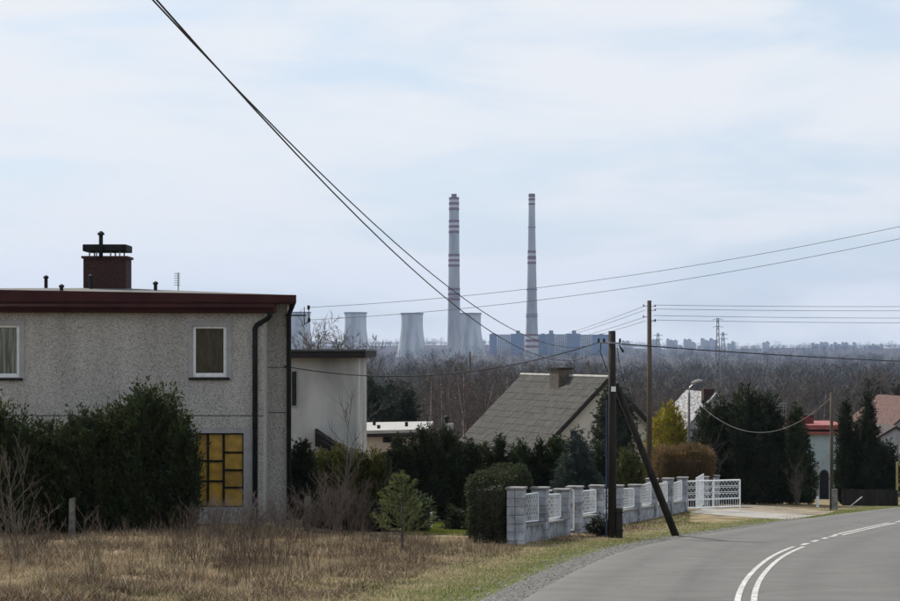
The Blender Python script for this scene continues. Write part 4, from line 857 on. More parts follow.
# clipped box hedge behind the first pillars, brown clipped hedge behind the fence
def box_hedge(name, c, u, v, su, sv, z0, z1, col, label, n, leaf, up=.3, seed=1, jit=.8, tuft=0):
    root = empty(name, (c.x, c.y, z0), label, 'hedge'); r = np.random.default_rng(seed); H = z1 - z0; u = np.array(u); v = np.array(v)
    areas = np.array([4 * su * sv, 2 * su * H, 2 * su * H, 2 * sv * H, 2 * sv * H]); f_ = r.choice(5, n, p=areas / areas.sum()); a = r.uniform(-1, 1, n); b = r.uniform(-1, 1, n); h = r.uniform(0, 1, n)
    U = np.where(f_ == 3, -1, np.where(f_ == 4, 1, a)); Vv = np.where(f_ == 1, -1, np.where(f_ == 2, 1, b)); Hh = np.where(f_ == 0, 1, h)
    nu = np.where(f_ == 3, -1, np.where(f_ == 4, 1, 0)); nv = np.where(f_ == 1, -1, np.where(f_ == 2, 1, 0)); nz = np.where(f_ == 0, 1, 0)
    # rounded shoulders and waviness
    shr = 1 - .07 * np.clip((Hh - .8) / .2, 0, 1) ** 2; wob = 1 + .05 * np.sin(U * 5 + Hh * 4 + seed) + .04 * np.sin(Vv * 7 + Hh * 9)
    Hh2 = Hh * (1 - .04 * np.maximum(np.abs(U), np.abs(Vv)) ** 6) * (1 + .03 * np.sin(U * 4) + .03 * np.sin(Vv * 9 + 1)); dep = r.uniform(.86, 1.02, n)
    Pt = np.stack([(U * su * shr * wob * dep)[:, None] * u[None, :2] + (Vv * sv * shr * wob * dep)[:, None] * v[None, :2]], 0)[0]; Pt = np.concatenate([Pt, (Hh2 * H * np.where(f_ == 0, dep, 1))[:, None]], 1)
    D = nu[:, None] * np.append(u[:2], 0)[None] + nv[:, None] * np.append(v[:2], 0)[None] + nz[:, None] * np.array([[0, 0, 1.]]) + np.array([[0, 0, up]]) + r.normal(size=(n, 3)) * jit
    V_, Q_, C_ = cards(Pt, D, leaf[0] * r.uniform(.6, 1.5, n), leaf[1], colvar(col, n, .4, .15)); link('foliage', np_mesh('foliage', V_, Q_, col=C_, m=M_leaf), root)
    k = MB(); k.obox((c.x, c.y, 0), u, v, su * .78, sv * .74, z0 - .05, z0 + H * .78); k.build('branch_core', M_bark, root); return root
hc = FA + fd * 1.75 - fn * .74; zq = gz(hc.x, hc.y) - .05
box_hedge('box_hedge', hc, fd, fn, 1.9, .42, zq, zq + 1.80, (.036, .046, .020), 'dark clipped box hedge standing behind the first fence pillars', 26000, (.07, .04), seed=3)
cq = Vector((PX(683, 93), 93, 0)); zq = gz(cq.x, 93); box_hedge('brown_hedge', cq, (1, 0, 0), (0, 1, 0), PX(710, 93) - PX(683, 93), .8, zq, PZ(449, 93), (.16, .108, .05), 'brown clipped leafless hedge behind the white fence', 22000, (.2, .03), up=1.0, seed=5, jit=.5)
# dark creeping shrub at the foot of the pole
q = G(603, 537); evergreen('shrub', (q.x, q.y + .3, gz(q.x, q.y)), .36, prof(ROUND, .38), 'small dark shrub at the foot of the strutted pole', None, (.018, .02, .014), n=1500, leaf=(.10, .03), seed=9, jit=.9)
q = G(459, 543); evergreen('spruce', (PX(458, 56), 56, gz(PX(458, 56), 56)), .68, prof(CONE, .30), 'tiny dark spruce on the lawn edge beside the box hedge', None, DK, n=1500, leaf=(.12, .035), up=.1, seed=11, ragged=.35, cat='tree')
# low plants on the lawn edge
evergreen('shrub', (PX(478, 55), 55, gz(PX(478, 55), 55)), .3, prof(ROUND, .3), 'low creeping juniper between tiny spruce and box hedge', None, DK, n=900, leaf=(.1, .04), seed=12, jit=.9)

# young pine
def young_pine(px, by, top, label):
    b = G(px, by); b.z = gz(b.x, b.y); H = PZ(top, b.y) - b.z; root = empty('pine_tree', b, label, 'tree'); r = random.Random(5); br = []; Pn = []; Dn = []
    for wv in range(7):
        t = .20 + .78 * wv / 7; nbr = 5
        for k in range(nbr):
            a = k / nbr * 6.28 + wv * .6 + r.uniform(-.3, .3); ln = (.92 * (1 - t) + .12) * r.uniform(.55, 1.2) * H / 1.7; p = Vector((0, 0, t * H)); d = Vector((math.cos(a), math.sin(a), .28 + .25 * t)).normalized()
            for s_ in range(4):
                q_ = p + d * ln / 4; br.append((*p, *q_, .010 - .002 * s_, .008 - .0018 * s_))
                for j in range((0, 16, 26, 30)[s_]): x = p.lerp(q_, r.random()); Pn.append(x); Dn.append(d * .9 + Vector((r.gauss(0, .42), r.gauss(0, .42), r.gauss(.1, .42))))
                if s_ in (1, 2):
                    for sg in (-1, 1):
                        e_ = (d + Vector((-d.y, d.x, .15)) * sg * .9).normalized(); q2 = q_ + e_ * ln * .28; br.append((*q_, *q2, .006, .004))
                        for j in range(22): x = q_.lerp(q2, r.random()); Pn.append(x); Dn.append(e_ * .9 + Vector((r.gauss(0, .55), r.gauss(0, .55), r.gauss(.1, .55))))
                p = q_; d = (d + Vector((0, 0, .24))).normalized()
    for j in range(200): Pn.append(Vector((0, 0, H * r.uniform(.88, 1.0)))); Dn.append(Vector((r.gauss(0, .4), r.gauss(0, .4), 1)))
    n = len(Pn); V_, Q_, C_ = cards(np.array(Pn), np.array(Dn), RNG.uniform(.06, .11, n), .013, colvar((.115, .135, .050), n, .4)); link('needles', np_mesh('needles', V_, Q_, col=C_, m=M_leaf), root)
    V_, Q_ = segs_mesh(br, 4); tag(link('branches', np_mesh('branches', V_, Q_, m=M_bark), root), kind='stuff'); V_, Q_ = segs_mesh([(0, 0, -.1, .01, 0, H * .5, .034, .022), (.01, 0, H * .5, 0, 0, H * .99, .022, .005)], 7); link('trunk', np_mesh('trunk', V_, Q_, m=M_bark), root)
young_pine(402, 554, 473, 'young pine tree with pale green needles on the dry grass')
evergreen('shrub', (PX(418, 53), 53, gz(PX(418, 53), 53)), .9, prof(ROUND, .26), 'loose grey-green juniper bush behind the young pine', None, (.06, .075, .035), n=2600, leaf=(.14, .03), seed=14, jit=.9, ragged=.3)

# ================================================================== BARE SHRUBS AND WEEDS IN THE FIELD
BT = (.135, .105, .085); GT = (.15, .128, .105)
def gs(px, by): q = G(px, by); return Vector((q.x, q.y, gz(q.x, q.y)))
bare_shrub('bare_shrub', gs(18, 578), 2.05, 9, .35, 'leafless pale shrub with thin upright stems before the left hedge', GT, 1, r0=.008, sub=9, twig=4)
bare_shrub('bare_shrub', gs(40, 565), 1.1, 8, .5, 'short leafless shrub beside the taller pale one', BT, 2)
bare_shrub('bare_shrub', gs(90, 592), 1.35, 4, .25, 'few thin tall dry stems in front of the concrete post', BT, 3, twig=3, sub=4, r0=.008)
bare_shrub('bare_tree', P(341, 535, 51.5) * 1 if False else Vector((PX(341, 51), 51, gz(PX(341, 51), 51))), 3.55, 2, .1, 'spindly leafless sapling in front of the grey building', GT, 4, r0=.02, sub=10)
for px, Y, h, nst, seed, tint, lab in ((330, 50, 1.5, 22, 11, (.20, .155, .135), 'tangled leafless bush below the spindly sapling'), (350, 50.6, 1.6, 22, 12, (.15, .115, .095), 'dense brown leafless bush left of the young pine'), (365, 51, 1.2, 16, 13, BT, 'low leafless bush touching the young pine'),
        (218, 49.2, 1.05, 24, 14, (.21, .17, .155), 'pinkish grey leafless bush under the yellow window'), (250, 49.6, 1.15, 26, 15, (.23, .19, .17), 'pale leafless bush below the house downpipe'), (285, 49.4, 1.0, 22, 16, (.19, .155, .135), 'leafless bush at the house corner beside the mossy post'), (312, 49.7, 1.1, 18, 17, BT, 'leafless bush in front of the mossy post'), (190, 49.0, .95, 16, 18, BT, 'low leafless bush at the end of the dark hedge')):
    bare_shrub('bare_shrub', Vector((PX(px, Y), Y, gz(PX(px, Y), Y))), h, nst, .9, lab, tint, seed, r0=.009, twig=7)
bare_shrub('bare_shrub', Vector((PX(797, 98.3), 98.3, gz(PX(797, 98.3), 98.3))), 2.2, 16, .6, 'leafless bush in front of the cone-shaped thuja', (.13, .115, .09), 21, r0=.014)
bare_shrub('bare_shrub', Vector((PX(704, 95), 95, gz(PX(704, 95), 95))), 3.4, 10, .45, 'leafless grey bush rising behind the gate', (.10, .09, .075), 22, r0=.016)

def weeds():
    r = random.Random(3); segs = []
    def stalk(x, y, h, rad):
        z = gz(x, y); p = Vector((x, y, z - .03)); d = Vector((r.gauss(0, .16), r.gauss(0, .16), 1)).normalized(); pts = [p.copy()]
        for k in range(3):
            q_ = p + d * h / 3; segs.append((*p, *q_, rad * (1 - .25 * k), rad * (1 - .25 * (k + 1)))); p = q_; pts.append(p.copy()); d = (d + Vector((r.gauss(0, .1), r.gauss(0, .1), 0))).normalized()
        for j in range(r.randint(1, 5)):
            x_ = r.uniform(1.0, 2.99); k = int(x_); q_ = pts[k].lerp(pts[k + 1], x_ - k); e_ = (d + Vector((r.gauss(0, .5), r.gauss(0, .5), .1))).normalized(); segs.append((*q_, *(q_ + e_ * h * r.uniform(.1, .3)), rad * .6, rad * .25))
    for i in range(850):
        px = r.gauss(240, 50); py = r.uniform(541, 584) - abs(px - 240) * .08; q_ = G(px, py); stalk(q_.x, q_.y, r.uniform(.25, .8), r.choice((.003, .004, .006)))
    for i in range(700):
        px = r.uniform(-10, 420); py = 528 + abs(r.gauss(0, 26)); 
        if py > 598: continue
        q_ = G(px, py); stalk(q_.x, q_.y, r.uniform(.2, .6), .0048)
    for i in range(500):
        px = r.uniform(330, 520); py = r.uniform(541, 560); q_ = G(px, py); stalk(q_.x, q_.y, r.uniform(.12, .32), .004)
    V_, Q_ = segs_mesh(segs, 3); c = np.array([(.055, .040, .033), (.12, .085, .065), (.24, .19, .14), (.085, .055, .048)])[RNG.integers(0, 4, len(segs))] * RNG.uniform(.7, 1.3, (len(segs), 1)); o = link('dry_weeds', np_mesh('dry_weeds', V_, Q_, col=np.repeat(c, 6, 0), m=M_twig)); tag(o, 'tangle of dry brown weed stalks in the unmown field', 'weeds', kind='stuff')
weeds()
def vnoise(x, y, s, seed):
    r = np.random.default_rng(seed); T = r.uniform(size=(64, 64)); u = x * s; v = y * s; i = np.floor(u).astype(int); j = np.floor(v).astype(int); a = u - i; b = v - j; a = a * a * (3 - 2 * a); b = b * b * (3 - 2 * b)
    f_ = lambda p, q: T[p % 64, q % 64]
    return (f_(i, j) * (1 - a) + f_(i + 1, j) * a) * (1 - b) + (f_(i, j + 1) * (1 - a) + f_(i + 1, j + 1) * a) * b
def grass():
    n = 330000; y = 24 + 34 * RNG.uniform(size=n) ** 1.15; k = RNG.uniform(-475, 420, n) / F; x = k * y; d = edge_x(y) - x
    fs = (x - FA.x) * fd.x + (y - FA.y) * fd.y; fo_ = (x - FA.x) * fn.x + (y - FA.y) * fn.y
    keep = (d > (.55 + .5 * vnoise(x, y, 2.2, 9)) * (1 - .6 * sstep(45, 62, y))) & ~((fs > -.6) & (fo_ < .3)); keep &= ~((y > 53) & (x < -4)) & ~((y > 52) & (x > -1.1)); x, y, d = x[keep], y[keep], d[keep]
    # verge further down the street
    m_ = 70000; s2 = RNG.uniform(0, fL + 7, m_); lo = RNG.uniform(.22, 7, m_); x2 = FA.x + fd.x * s2 + fn.x * lo; y2 = FA.y + fd.y * s2 + fn.y * lo; d2 = edge_x(y2) - x2; k2 = (d2 > .25) & ~((y2 > 68) & (x2 / y2 * F + 450 > 690) & (d2 > 2.0)); x = np.append(x, x2[k2]); y = np.append(y, y2[k2]); d = np.append(d, d2[k2])
    m_ = 30000; y3 = RNG.uniform(86, 112, m_); x3 = edge_x(y3) - RNG.uniform(.2, 14, m_); q_ = x3 / y3 * F + 450; k3 = (q_ > 775) & (q_ < 915) & (y3 < 99); x = np.append(x, x3[k3]); y = np.append(y, y3[k3]); d = np.append(d, d[:1].repeat(k3.sum()) * 0 + 2)
    nt_ = 420; tx = RNG.uniform(-480, 40, nt_) / F; ty = 26 + 24 * RNG.uniform(size=nt_); tx = tx * ty; kt = edge_x(ty) - tx > 4.2; tx, ty = tx[kt], ty[kt]; nt_ = len(tx); nb_ = 70
    ax = np.repeat(tx, nb_) + RNG.normal(size=nt_ * nb_) * .09; ay = np.repeat(ty, nb_) + RNG.normal(size=nt_ * nb_) * .09; x = np.append(x, ax); y = np.append(y, ay); d = np.append(d, edge_x(ay) - ax); tus = np.zeros(len(x)); tus[-nt_ * nb_:] = np.repeat(RNG.uniform(.6, 1.5, nt_), nb_); tcol = np.ones(len(x)); tcol[-nt_ * nb_:] = np.repeat(RNG.uniform(.5, 1.5, nt_), nb_)
    n = len(x); nz1 = vnoise(x, y, .45, 1); nz2 = vnoise(x, y, 1.6, 2); nz3 = vnoise(x, y, 5, 3)
    green = np.clip(1.25 - d / 2.6, 0, 1) * .9 + .22 * (nz1 > .6) * (d < 7) + .05 * (nz2 > .6) + .55 * (y > 62); isg = (RNG.uniform(size=n) < np.clip(green, .02, .85)) & (tus == 0)
    nz4 = vnoise(x, y * .6, .8, 21); brown = (nz2 * .5 + nz3 * .25 + nz4 * .4 > .60) & (d > 2.2)
    straw = np.array([.34, .265, .168]); br = np.array([.10, .072, .054]); gr = np.array([.105, .16, .026]); pale = np.array([.45, .375, .265])
    c = np.where(isg[:, None], gr, np.where((brown & (RNG.uniform(size=n) < .75))[:, None], br, np.where((RNG.uniform(size=n) < .22)[:, None], pale, straw))); c = c * (1 + .45 * RNG.uniform(-1, 1, (n, 1))) * (.45 + .9 * nz2[:, None] * .6 + .5 * nz1[:, None])
    h = np.where(isg, RNG.uniform(.04, .12, n), RNG.uniform(.05, .26, n) * (.35 + 1.5 * nz2 ** 1.5 + .5 * (nz3 > .7))) * .8 * np.where(d < 2.5, .6, 1) * np.where(y > 60, .75, 1)
    h = np.where(tus > 0, RNG.uniform(.1, .26, n) * tus, h); c = c * tcol[:, None]
    lean = np.where(isg, .5, np.where(tus > 0, .6, 1.2)); lx = RNG.normal(size=n) * lean; ly = RNG.normal(size=n) * lean; D = unit(np.stack([lx, ly, np.ones(n)], 1)); z = g(x, y) - .01; z = np.maximum(z, np.where(d < 1, plane(y) - .03, -99))
    p = np.stack([x, y, z], 1); a = RNG.uniform(0, 6.28, n); wv = np.stack([np.cos(a), np.sin(a), np.zeros(n)], 1) * (RNG.uniform(.0035, .008, n) * np.where(y > 60, 1.8, 1))[:, None]; V_ = np.stack([p - wv, p + wv, p + D * h[:, None]], 1).reshape(-1, 3)
    o = link('meadow_grass', np_mesh('meadow_grass', V_, tris=np.arange(3 * n).reshape(-1, 3), col=np.repeat(c, 3, 0), m=M_grass)); tag(o, 'dry straw-coloured meadow grass with greener roadside verge', 'grass', kind='stuff')
    m_ = 26000; y = RNG.uniform(51.9, 68, m_); x = RNG.uniform(-1.2, .5, m_) + (y - 52) * .055 * RNG.uniform(-1, 1, m_); p = np.stack([x, y, g(x, y) + .01], 1); D = unit(np.stack([RNG.normal(size=m_) * .5, RNG.normal(size=m_) * .5, np.ones(m_)], 1)); wv = np.stack([np.ones(m_), np.zeros(m_), np.zeros(m_)], 1) * .009
    V_ = np.stack([p - wv, p + wv, p + D * RNG.uniform(.03, .08, (m_, 1))], 1).reshape(-1, 3); o = link('lawn_grass', np_mesh('lawn_grass', V_, tris=np.arange(3 * m_).reshape(-1, 3), col=np.repeat(colvar((.17, .19, .045), m_, .3), 3, 0), m=M_grass)); tag(o, 'short green lawn grass behind the hedge', 'grass', kind='stuff')
grass()

# ================================================================== BARE TREES OF THE VALLEY
TI = [(.120, .106, .092), (.125, .104, .090), (.106, .098, .086), (.138, .118, .100)]
for k in range(5): tree_kind('t%d' % k, seed=20 + k, tint=TI[k % 4], h=10, trunk=.12, nb=20, sub=7, twig=8, spread=.5 + .08 * (k % 3), start=.2, thick=1.5)
for k in range(3): tree_kind('b%d' % k, birch=True, seed=40 + k, tint=(.125, .095, .085), h=10, trunk=.085, nb=18, sub=7, twig=8, spread=.32, start=.3, thick=1.4, droop=.25)
def top_tree(px, top, Y, key, name, label, group):
    x = PX(px, Y); return put_tree(name, key, x, Y, (PZ(top, Y) - gz(x, Y)) / 10.0, px * 1.7, label, group)
for i, (px, t, Y) in enumerate(((322, 322, 104), (308, 334, 112), (345, 336, 118), (375, 340, 128), (333, 340, 124), (360, 334, 135))):
    top_tree(px, t, Y, 't%d' % (i % 5), 'bare_tree', ['tallest leafless tree above the dark roof of the grey building', 'leafless tree touching the pebbledash house corner', 'leafless tree above the right end of the dark roof', 'leafless tree behind the dark pines', 'lower leafless tree among those above the dark roof', 'leafless tree in front of a cooling tower'][i], 'leafless trees behind the grey building')
r_ = random.Random(17)
for i, px in enumerate((443, 449, 455, 466, 470, 478, 430, 488, 512)):
    top_tree(px, r_.uniform(362, 378), r_.uniform(150, 175), 'b%d' % (i % 3), 'birch_tree', 'slim white-barked birch in the valley left of the grey-roofed house', 'birches left of the grey roof')
for i in range(26):
    top_tree(395 + i * 8.2 + r_.uniform(-4, 4), r_.uniform(356, 384), r_.uniform(150, 235), 't%d' % (i % 5), 'bare_tree', 'brown leafless tree in the valley behind the grey roof', 'leafless valley trees behind the grey roof')
for i in range(44):
    px = 628 + i * 6.9 + r_.uniform(-4, 4); top_tree(px, r_.uniform(372, 398) if px < 840 else r_.uniform(366, 392), r_.uniform(150, 250), ('t%d' % (i % 5)) if i % 4 else 'b%d' % (i % 3), 'bare_tree', 'leafless tree in the valley right of the tall pole', 'leafless valley trees right of the tall pole')
# pines behind the low building
for i, (px, t, wd, Y) in enumerate(((368, 376, 34, 122), (388, 380, 40, 126), (405, 388, 30, 124), (352, 388, 30, 120))):
    eg(px, t, Y, wd, ROUND, ['dark pine right behind the grey rendered building', 'broadest dark pine behind the low cream building', 'lower dark pine at the right end of the cream building roof', 'dark pine half hidden by the grey rendered building'][i], 'pines behind the low building', (.026, .036, .024), 6000, name='pine_tree', cat='tree', leaf=(.3, .09), up=.2, jit=.9, ragged=.28, rough_top=.3, trunk_r=.14)
for i, (px, t, wd, Y) in enumerate(((867, 374, 22, 170), (879, 377, 20, 172), (899, 380, 24, 160))):
    eg(px, t, Y, wd, ROUND, 'dark bushy tree standing out of the valley wood', 'dark trees in the valley wood', (.040, .042, .034), 3000, name='dark_tree', cat='tree', leaf=(.34, .08), up=.3, jit=1, ragged=.4, rough_top=.4, trunk_r=.14)

def forest():
    """the far wood: thousands of leafless trees as one mass"""
    kinds = []
    for k in range(8):
        kw = dict(h=14, trunk=.16, nb=13, sub=4, twig=4, spread=.55, start=.22); tr, br, tw = grow(70 + k, **kw)
        tv, tq = segs_mesh([a for a in tr], 3); t = np.array([(*a[:6], .05, .02) for a in br if a[6] > .0131] + [(*a[:6], .035, .0) for a in br if a[6] <= .0131] + [(*a[:6], .03, 0) for a in tw]); d = t[:, 3:6] - t[:, :3]
        wv, wq, _ = cards(t[:, :3], d, np.linalg.norm(d, axis=1), t[:, 6] * 2.0, np.zeros((len(t), 3))); kinds.append((np.concatenate([tv, wv]), np.concatenate([tq, wq + len(tv)]), len(tv)))
    small = []
    for k in range(8):
        r = np.random.default_rng(k); n = 46; a = r.uniform(0, 6.28, n); hh = r.uniform(.25, 1, n) * 14; rad = 3.3 * np.sin(np.clip(hh / 14, 0, 1) * 2.7) * np.sqrt(r.uniform(size=n)); p = np.stack([np.cos(a) * rad, np.sin(a) * rad, hh * .85], 1); d = np.stack([np.cos(a) * .5, np.sin(a) * .5, np.ones(n)], 1) + r.normal(size=(n, 3)) * .35
        wv, wq, _ = cards(p, d, r.uniform(1.8, 3.6, n), r.uniform(.16, .34, n), np.zeros((n, 3))); tv, tq = segs_mesh([(0, 0, -.5, 0, 0, 12, .2, .06)], 3); small.append((np.concatenate([tv, wv]), np.concatenate([tq, wq + len(tv)]), len(tv)))
    VV, QQ, CC = [], [], []; off = 0; r = np.random.default_rng(5)
    # near belt, detailed; far belts, coarser clumps, spread evenly in image rows
    spec = []
    for i in range(560): y = r.uniform(235, 620); spec.append((kinds, r.uniform(-520, 520) / F * y, y, r.uniform(.55, .95)))
    for i in range(5200):
        y = math.exp(r.uniform(math.log(420), math.log(6900))); spec.append((small, r.uniform(-560, 560) / F * y, y, r.uniform(.7, 1.15) * (1 + y / 9000)))
    for i in range(2600): y = r.uniform(5900, 6900); spec.append((small, r.uniform(-560, 560) / F * y, y, r.uniform(.8, 1.15)))
    tint = np.array([(.098, .088, .078), (.104, .090, .080), (.082, .078, .072), (.090, .086, .074), (.066, .070, .060)])
    for (lib, x, y, s) in spec:
        if abs(y - 3680) < 140 and (-20 < x < 30 or 120 < x < 175): continue
        v, q, nt_ = lib[r.integers(len(lib))]; a = r.uniform(0, 6.28); c, s_ = math.cos(a) * s, math.sin(a) * s; w_ = s * (1.0 if lib is kinds else 1.25)
        p = np.empty_like(v); p[:, 0] = (v[:, 0] * c - v[:, 1] * s_) * w_ / s + x; p[:, 1] = (v[:, 0] * s_ + v[:, 1] * c) * w_ / s + y; p[:, 2] = v[:, 2] * s + gz(x, y)
        VV.append(p); QQ.append(q + off); off += len(v); CC.append(np.repeat((tint[r.integers(5)] * r.uniform(.75, 1.2))[None], len(v), 0))
    o = link('far_forest', np_mesh('far_forest', np.concatenate(VV), np.concatenate(QQ), col=np.concatenate(CC), m=M_twig)); tag(o, 'brown leafless wood covering the valley and far hills', 'forest', kind='stuff')
forest()

# ================================================================== POWER STATION
M_cool = mat('tower_concrete', (.40, .41, .41), .95, .38, .07, stretch=(1, 1, .12)); M_stack = mat('stack_concrete', (.35, .36, .365), .95, .3, .06, stretch=(1, 1, .2)); M_band = mat('red_band', (.13, .035, .045), .8, .2, .2); M_wband = mat('white_band', (.46, .44, .45), .85, .1, .2); M_ring = mat('steel_ring', (.12, .12, .13), .8)
YK = 4250.0
for i, (px, t, lab, yo) in enumerate(((299.5, 312, 'cooling tower partly hidden by the near house corner', 0), (355.5, 312.3, 'cooling tower above the dark-roofed grey building', 60), (412, 313, 'cooling tower standing alone left of the stouter chimney', -60), (470, 313, 'cooling tower touching the stouter chimney', -90))):
    Y = YK + yo; x = PX(px, Y); z0 = gz(x, Y); H = PZ(t, Y) - z0; sc = Y / F; e = empty('cooling_tower', (x, Y, z0), lab, 'cooling tower', 'cooling towers of the power station')
    ks = [0, .1, .2, .3, .4, .5, .6, .7, .78, .86, .94, 1.0]; rt = 10.9 * sc
    def rad(k): return rt * (1.0 * math.sqrt(1 + ((k - .80) / .55) ** 2 * .62) * .985)
    pr = [(rad(k), k * H) for k in ks] + [(rad(k) - 1.2, k * H) for k in reversed(ks[:])]
    MB().lathe((x, Y, z0), pr, 40, cap=False).build('shell', M_cool, e, smooth=True); MB().lathe((x, Y, z0), [(rad(1) + .1, H - 2.2), (rad(1) + 1.2, H - 2.2), (rad(1) + 1.2, H), (rad(1) - 1.4, H + .1)], 40, cap=False).build('rim', M_ring, e)
def stack(px, Y, top, wtop, wbot, reds, whites, rings, label, cap=None, pxb=None):
    x = PX(px, Y); z0 = gz(x, Y); sc = Y / F; zt_ = PZ(top, Y); e = empty('chimney_stack', (x, Y, z0), label, 'chimney', 'power station chimneys'); yb = 353.0
    def rr(py): k = np.clip((py - top) / (yb - top), 0, 1.3); return (wtop + (wbot - wtop) * (k ** 1.35)) / 2 * sc
    pys = np.linspace(top, 362, 24); MB().lathe((x, Y, 0), [(rr(362) * 1.02, z0)] + [(rr(p), PZ(p, Y)) for p in reversed(pys)], 32).build('shaft', M_stack, e, smooth=True)
    for lst, m_, nm, pr in ((reds, M_band, 'red_band', .35), (whites, M_wband, 'white_band', .25), (rings, M_ring, 'platform_ring', 1.2)):
        for a, b in lst: MB().lathe((x, Y, 0), [(rr(b) - 1, PZ(b, Y)), (rr(b) + pr, PZ(b, Y)), (rr(a) + pr, PZ(a, Y)), (rr(a) - 1, PZ(a, Y))], 32, cap=False).build(nm, m_, e, smooth=False)
    if cap: MB().lathe((x, Y, 0), [(cap[0] / 2 * sc, PZ(top + .3, Y)), (cap[0] / 2 * sc, PZ(cap[1], Y))], 24).build('flue_top', M_band, e)
stack(454, 3640, 197.3, 9.8, 13.6, [(197.3, 199.6), (202.4, 205), (207.8, 210.5), (220, 222.6), (225.4, 228), (230.7, 233.3), (254, 256.5), (259.2, 261.7), (264.4, 266.8), (288, 290.3), (293, 295.5), (298, 300.5)],
      [(199.7, 202.3), (205.1, 207.7), (222.7, 225.3), (228.1, 230.6), (256.6, 259.1), (261.8, 264.3)], [], 'stout striped chimney with stepped top beside a cooling tower', cap=(5.4, 194))
stack(531.8, 3640, 193.7, 6.2, 13.2, [(193.9, 197), (198.2, 200.6), (203.3, 205), (250.6, 253), (256, 259.4), (261.8, 264), (334, 336), (339.4, 342), (345.4, 347.8)], [(200.7, 203.2), (253.1, 255.9), (259.5, 261.7), (336.1, 339.3), (342.1, 345.3), (347.9, 350)],
      [(227, 227.7), (289, 290), (314, 314.8), (316.2, 317)], 'slimmer tapering striped chimney in front of apartment blocks')
# apartment blocks
def facade(name, c1, c2, sx, sz):
    m = bpy.data.materials.new(name); m.use_nodes = True; t = m.node_tree; b = t.nodes['Principled BSDF']; b.inputs['Roughness'].default_value = .9; tcn = N(t, 'ShaderNodeTexCoord'); br = N(t, 'ShaderNodeTexBrick'); br.offset = 0; br.inputs['Color1'].default_value = (*c1, 1); br.inputs['Color2'].default_value = (*[v * .85 for v in c1], 1); br.inputs['Mortar'].default_value = (*c2, 1)
    br.inputs['Scale'].default_value = 1; br.inputs['Brick Width'].default_value = sx; br.inputs['Row Height'].default_value = sz; br.inputs['Mortar Size'].default_value = .75
    mpn = N(t, 'ShaderNodeMapping'); mpn.inputs['Rotation'].default_value = (R(90), 0, 0); t.links.new(tcn.outputs['Object'], mpn.inputs['Vector']); t.links.new(mpn.outputs['Vector'], br.inputs['Vector']); t.links.new(br.outputs['Color'], b.inputs['Base Color']); return m
M_pb = facade('blue_facade', (.05, .07, .11), (.14, .20, .31), 3.2, 2.9); M_pw = facade('white_facade', (.14, .16, .20), (.52, .53, .55), 4.2, 2.9); M_end = mat('block_grey', (.40, .41, .43), .9, .1, .05); M_roofb = mat('block_roof', (.16, .19, .25), .9, .1, .1)
YA = 4000.0
secs = [(489.5, 497, 334.6, 'b'), (497.2, 510.5, 335, 'w'), (510.7, 524, 334.3, 'b'), (538.5, 547, 334.8, 'b'), (547.2, 554.5, 334.2, 'b'), (554.7, 566.3, 334.8, 'w'), (566.5, 580.5, 334.2, 'b'), (580.7, 592, 335.2, 'w'), (592.2, 609, 335, 'b'), (524.2, 538.3, 334.8, 'w')]
for i, (a, b, t, k) in enumerate(secs):
    Y = YA + 25 * (i % 2); x0, x1_ = PX(a, Y), PX(b, Y); zc = gz((x0 + x1_) / 2, Y); zt_ = PZ(t, Y); e = empty('apartment_block', ((x0 + x1_) / 2, Y, zc), ('tall blue' if k == 'b' else 'tall pale grey') + ' apartment block behind the slimmer chimney', 'building', 'apartment blocks behind the chimney')
    MB().box(x0, x1_, Y, Y + 13, zc - 3, zt_).build('wall', M_pb if k == 'b' else M_pw, e); rfb = MB().box(x0 - .2, x1_ + .2, Y - .2, Y + 13.2, zt_, zt_ + 1).build('roof', M_roofb, e)
    if k == 'b': q = x0 + (x1_ - x0) * .55; MB().box(q - 4, q + 4, Y + 2, Y + 10, zt_ + 1, zt_ + (7.5 if i in (2, 4, 6) else 2.6)).build('lift_house', M_roofb, rfb)
YR = 6150.0
M_far = mat('far_block', (.40, .41, .43), .9, .1, .05)
for i, (a, b, t) in enumerate(((622, 630, 339.3), (652, 659, 340), (666.5, 678, 339.4), (684, 696, 339.6), (701, 718, 338.8), (727.5, 736, 341), (763, 770, 340), (812, 829, 342.6), (834, 857, 342.8), (864, 884, 344.6))):
    Y = YR + 40 * (i % 3); x0, x1_ = PX(a, Y), PX(b, Y); zc = gz((x0 + x1_) / 2, Y); e = empty('apartment_block', ((x0 + x1_) / 2, Y, zc), 'distant pale apartment block on the wooded skyline', 'building', 'distant blocks on the skyline')
    zt_ = max(PZ(t, Y), zc + 14); nv = max(2, int((b - a) / 3.6)); rq = random.Random(i)
    for v_ in range(nv):
        xa_, xb_ = x0 + (x1_ - x0) * v_ / nv, x0 + (x1_ - x0) * (v_ + 1) / nv - .4; zz_ = zt_ - rq.choice((0, 0, 3, 6, 9)); yv_ = Y + rq.uniform(0, 12); wl = MB().box(xa_, xb_, yv_, yv_ + 14, zc - 3, zz_).build('wall', M_far, e); MB().box(xa_ + 2, (xa_ + xb_) / 2 + 1.5, yv_ + 2, yv_ + 10, zz_, zz_ + 2.4).build('lift_house', M_roofb, wl)
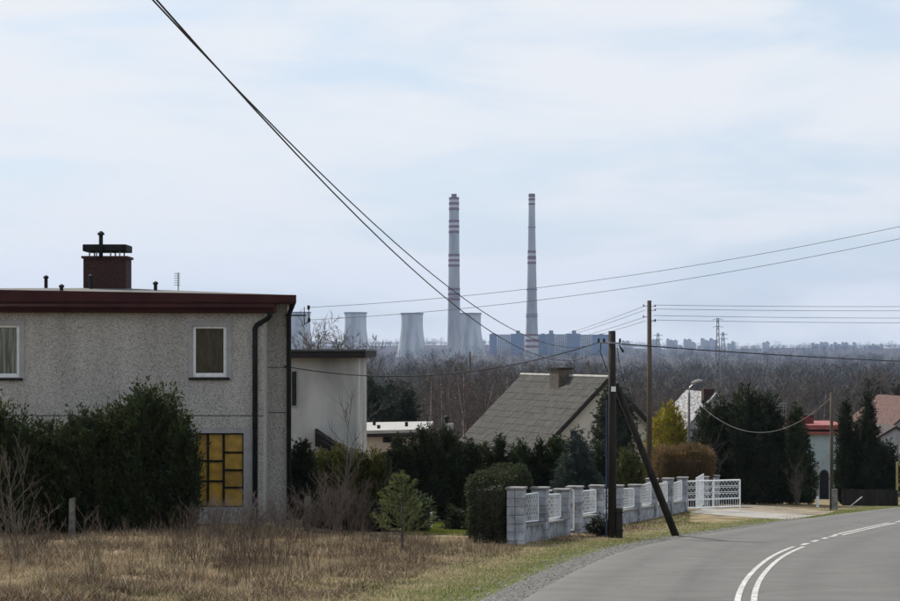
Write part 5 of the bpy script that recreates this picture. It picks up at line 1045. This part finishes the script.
# pylons
def pylon(px, top, Y, hw, label, group, bar, arms=(.0, .12), levels=9):
    x = PX(px, Y); z0 = gz(x, Y); zt_ = PZ(top, Y); H = zt_ - z0; root = empty('pylon', (x, Y, z0), label, 'pylon', group); lg = MB(); bc = MB()
    wv = lambda t: hw * (1 - t) ** 1.3 + hw * .24
    for sx in (-1, 1):
        for sy in (-1, 1): lg.tube([(x + sx * wv(t), Y + sy * wv(t), z0 + t * H) for t in np.linspace(0, 1, 6)], bar, 4)
    for i in range(levels):
        t0, t1 = i / levels, (i + 1) / levels
        for sy in (-1, 1):
            for sg in (-1, 1): bc.tube([(x - sg * wv(t0), Y + sy * wv(t0), z0 + t0 * H), (x + sg * wv(t1), Y + sy * wv(t1), z0 + t1 * H)], bar * .6, 3)
    lg.build('leg', M_grey, root); bc.build('bracing', M_grey, root)
    for a_ in arms: MB().tube([(x - hw * 1.5, Y, zt_ - a_ * H), (x, Y, zt_ - a_ * H + .6), (x + hw * 1.5, Y, zt_ - a_ * H)], bar, 4).build('crossarm', M_grey, root)
pylon(717.8, 318, 800, 1.35, 'grey lattice mast rising from the valley wood', None, .10, arms=(.02, .10), levels=14)
pylon(658, 333, 3300, 5, 'tiny far pylon on the skyline', 'far pylons on the skyline', .5, arms=(.08, .22), levels=6); pylon(723, 332, 3300, 5, 'tiny far pylon on the skyline', 'far pylons on the skyline', .5, arms=(.08, .22), levels=6)
# ================================================================== HAZE
hz_ = bpy.data.materials.new('haze'); hz_.use_nodes = True; t = hz_.node_tree; t.nodes.clear(); pv_ = N(t, 'ShaderNodeVolumePrincipled'); om = N(t, 'ShaderNodeOutputMaterial'); t.links.new(pv_.outputs['Volume'], om.inputs['Volume'])
pv_.inputs['Color'].default_value = (.43, .59, .92, 1); pv_.inputs['Density'].default_value = .000055; pv_.inputs['Anisotropy'].default_value = .2
tag(MB().box(-4900, 4900, -160, 8700, -45, 330).build('haze', hz_), 'thin pale blue haze over the valley', 'haze', kind='stuff')
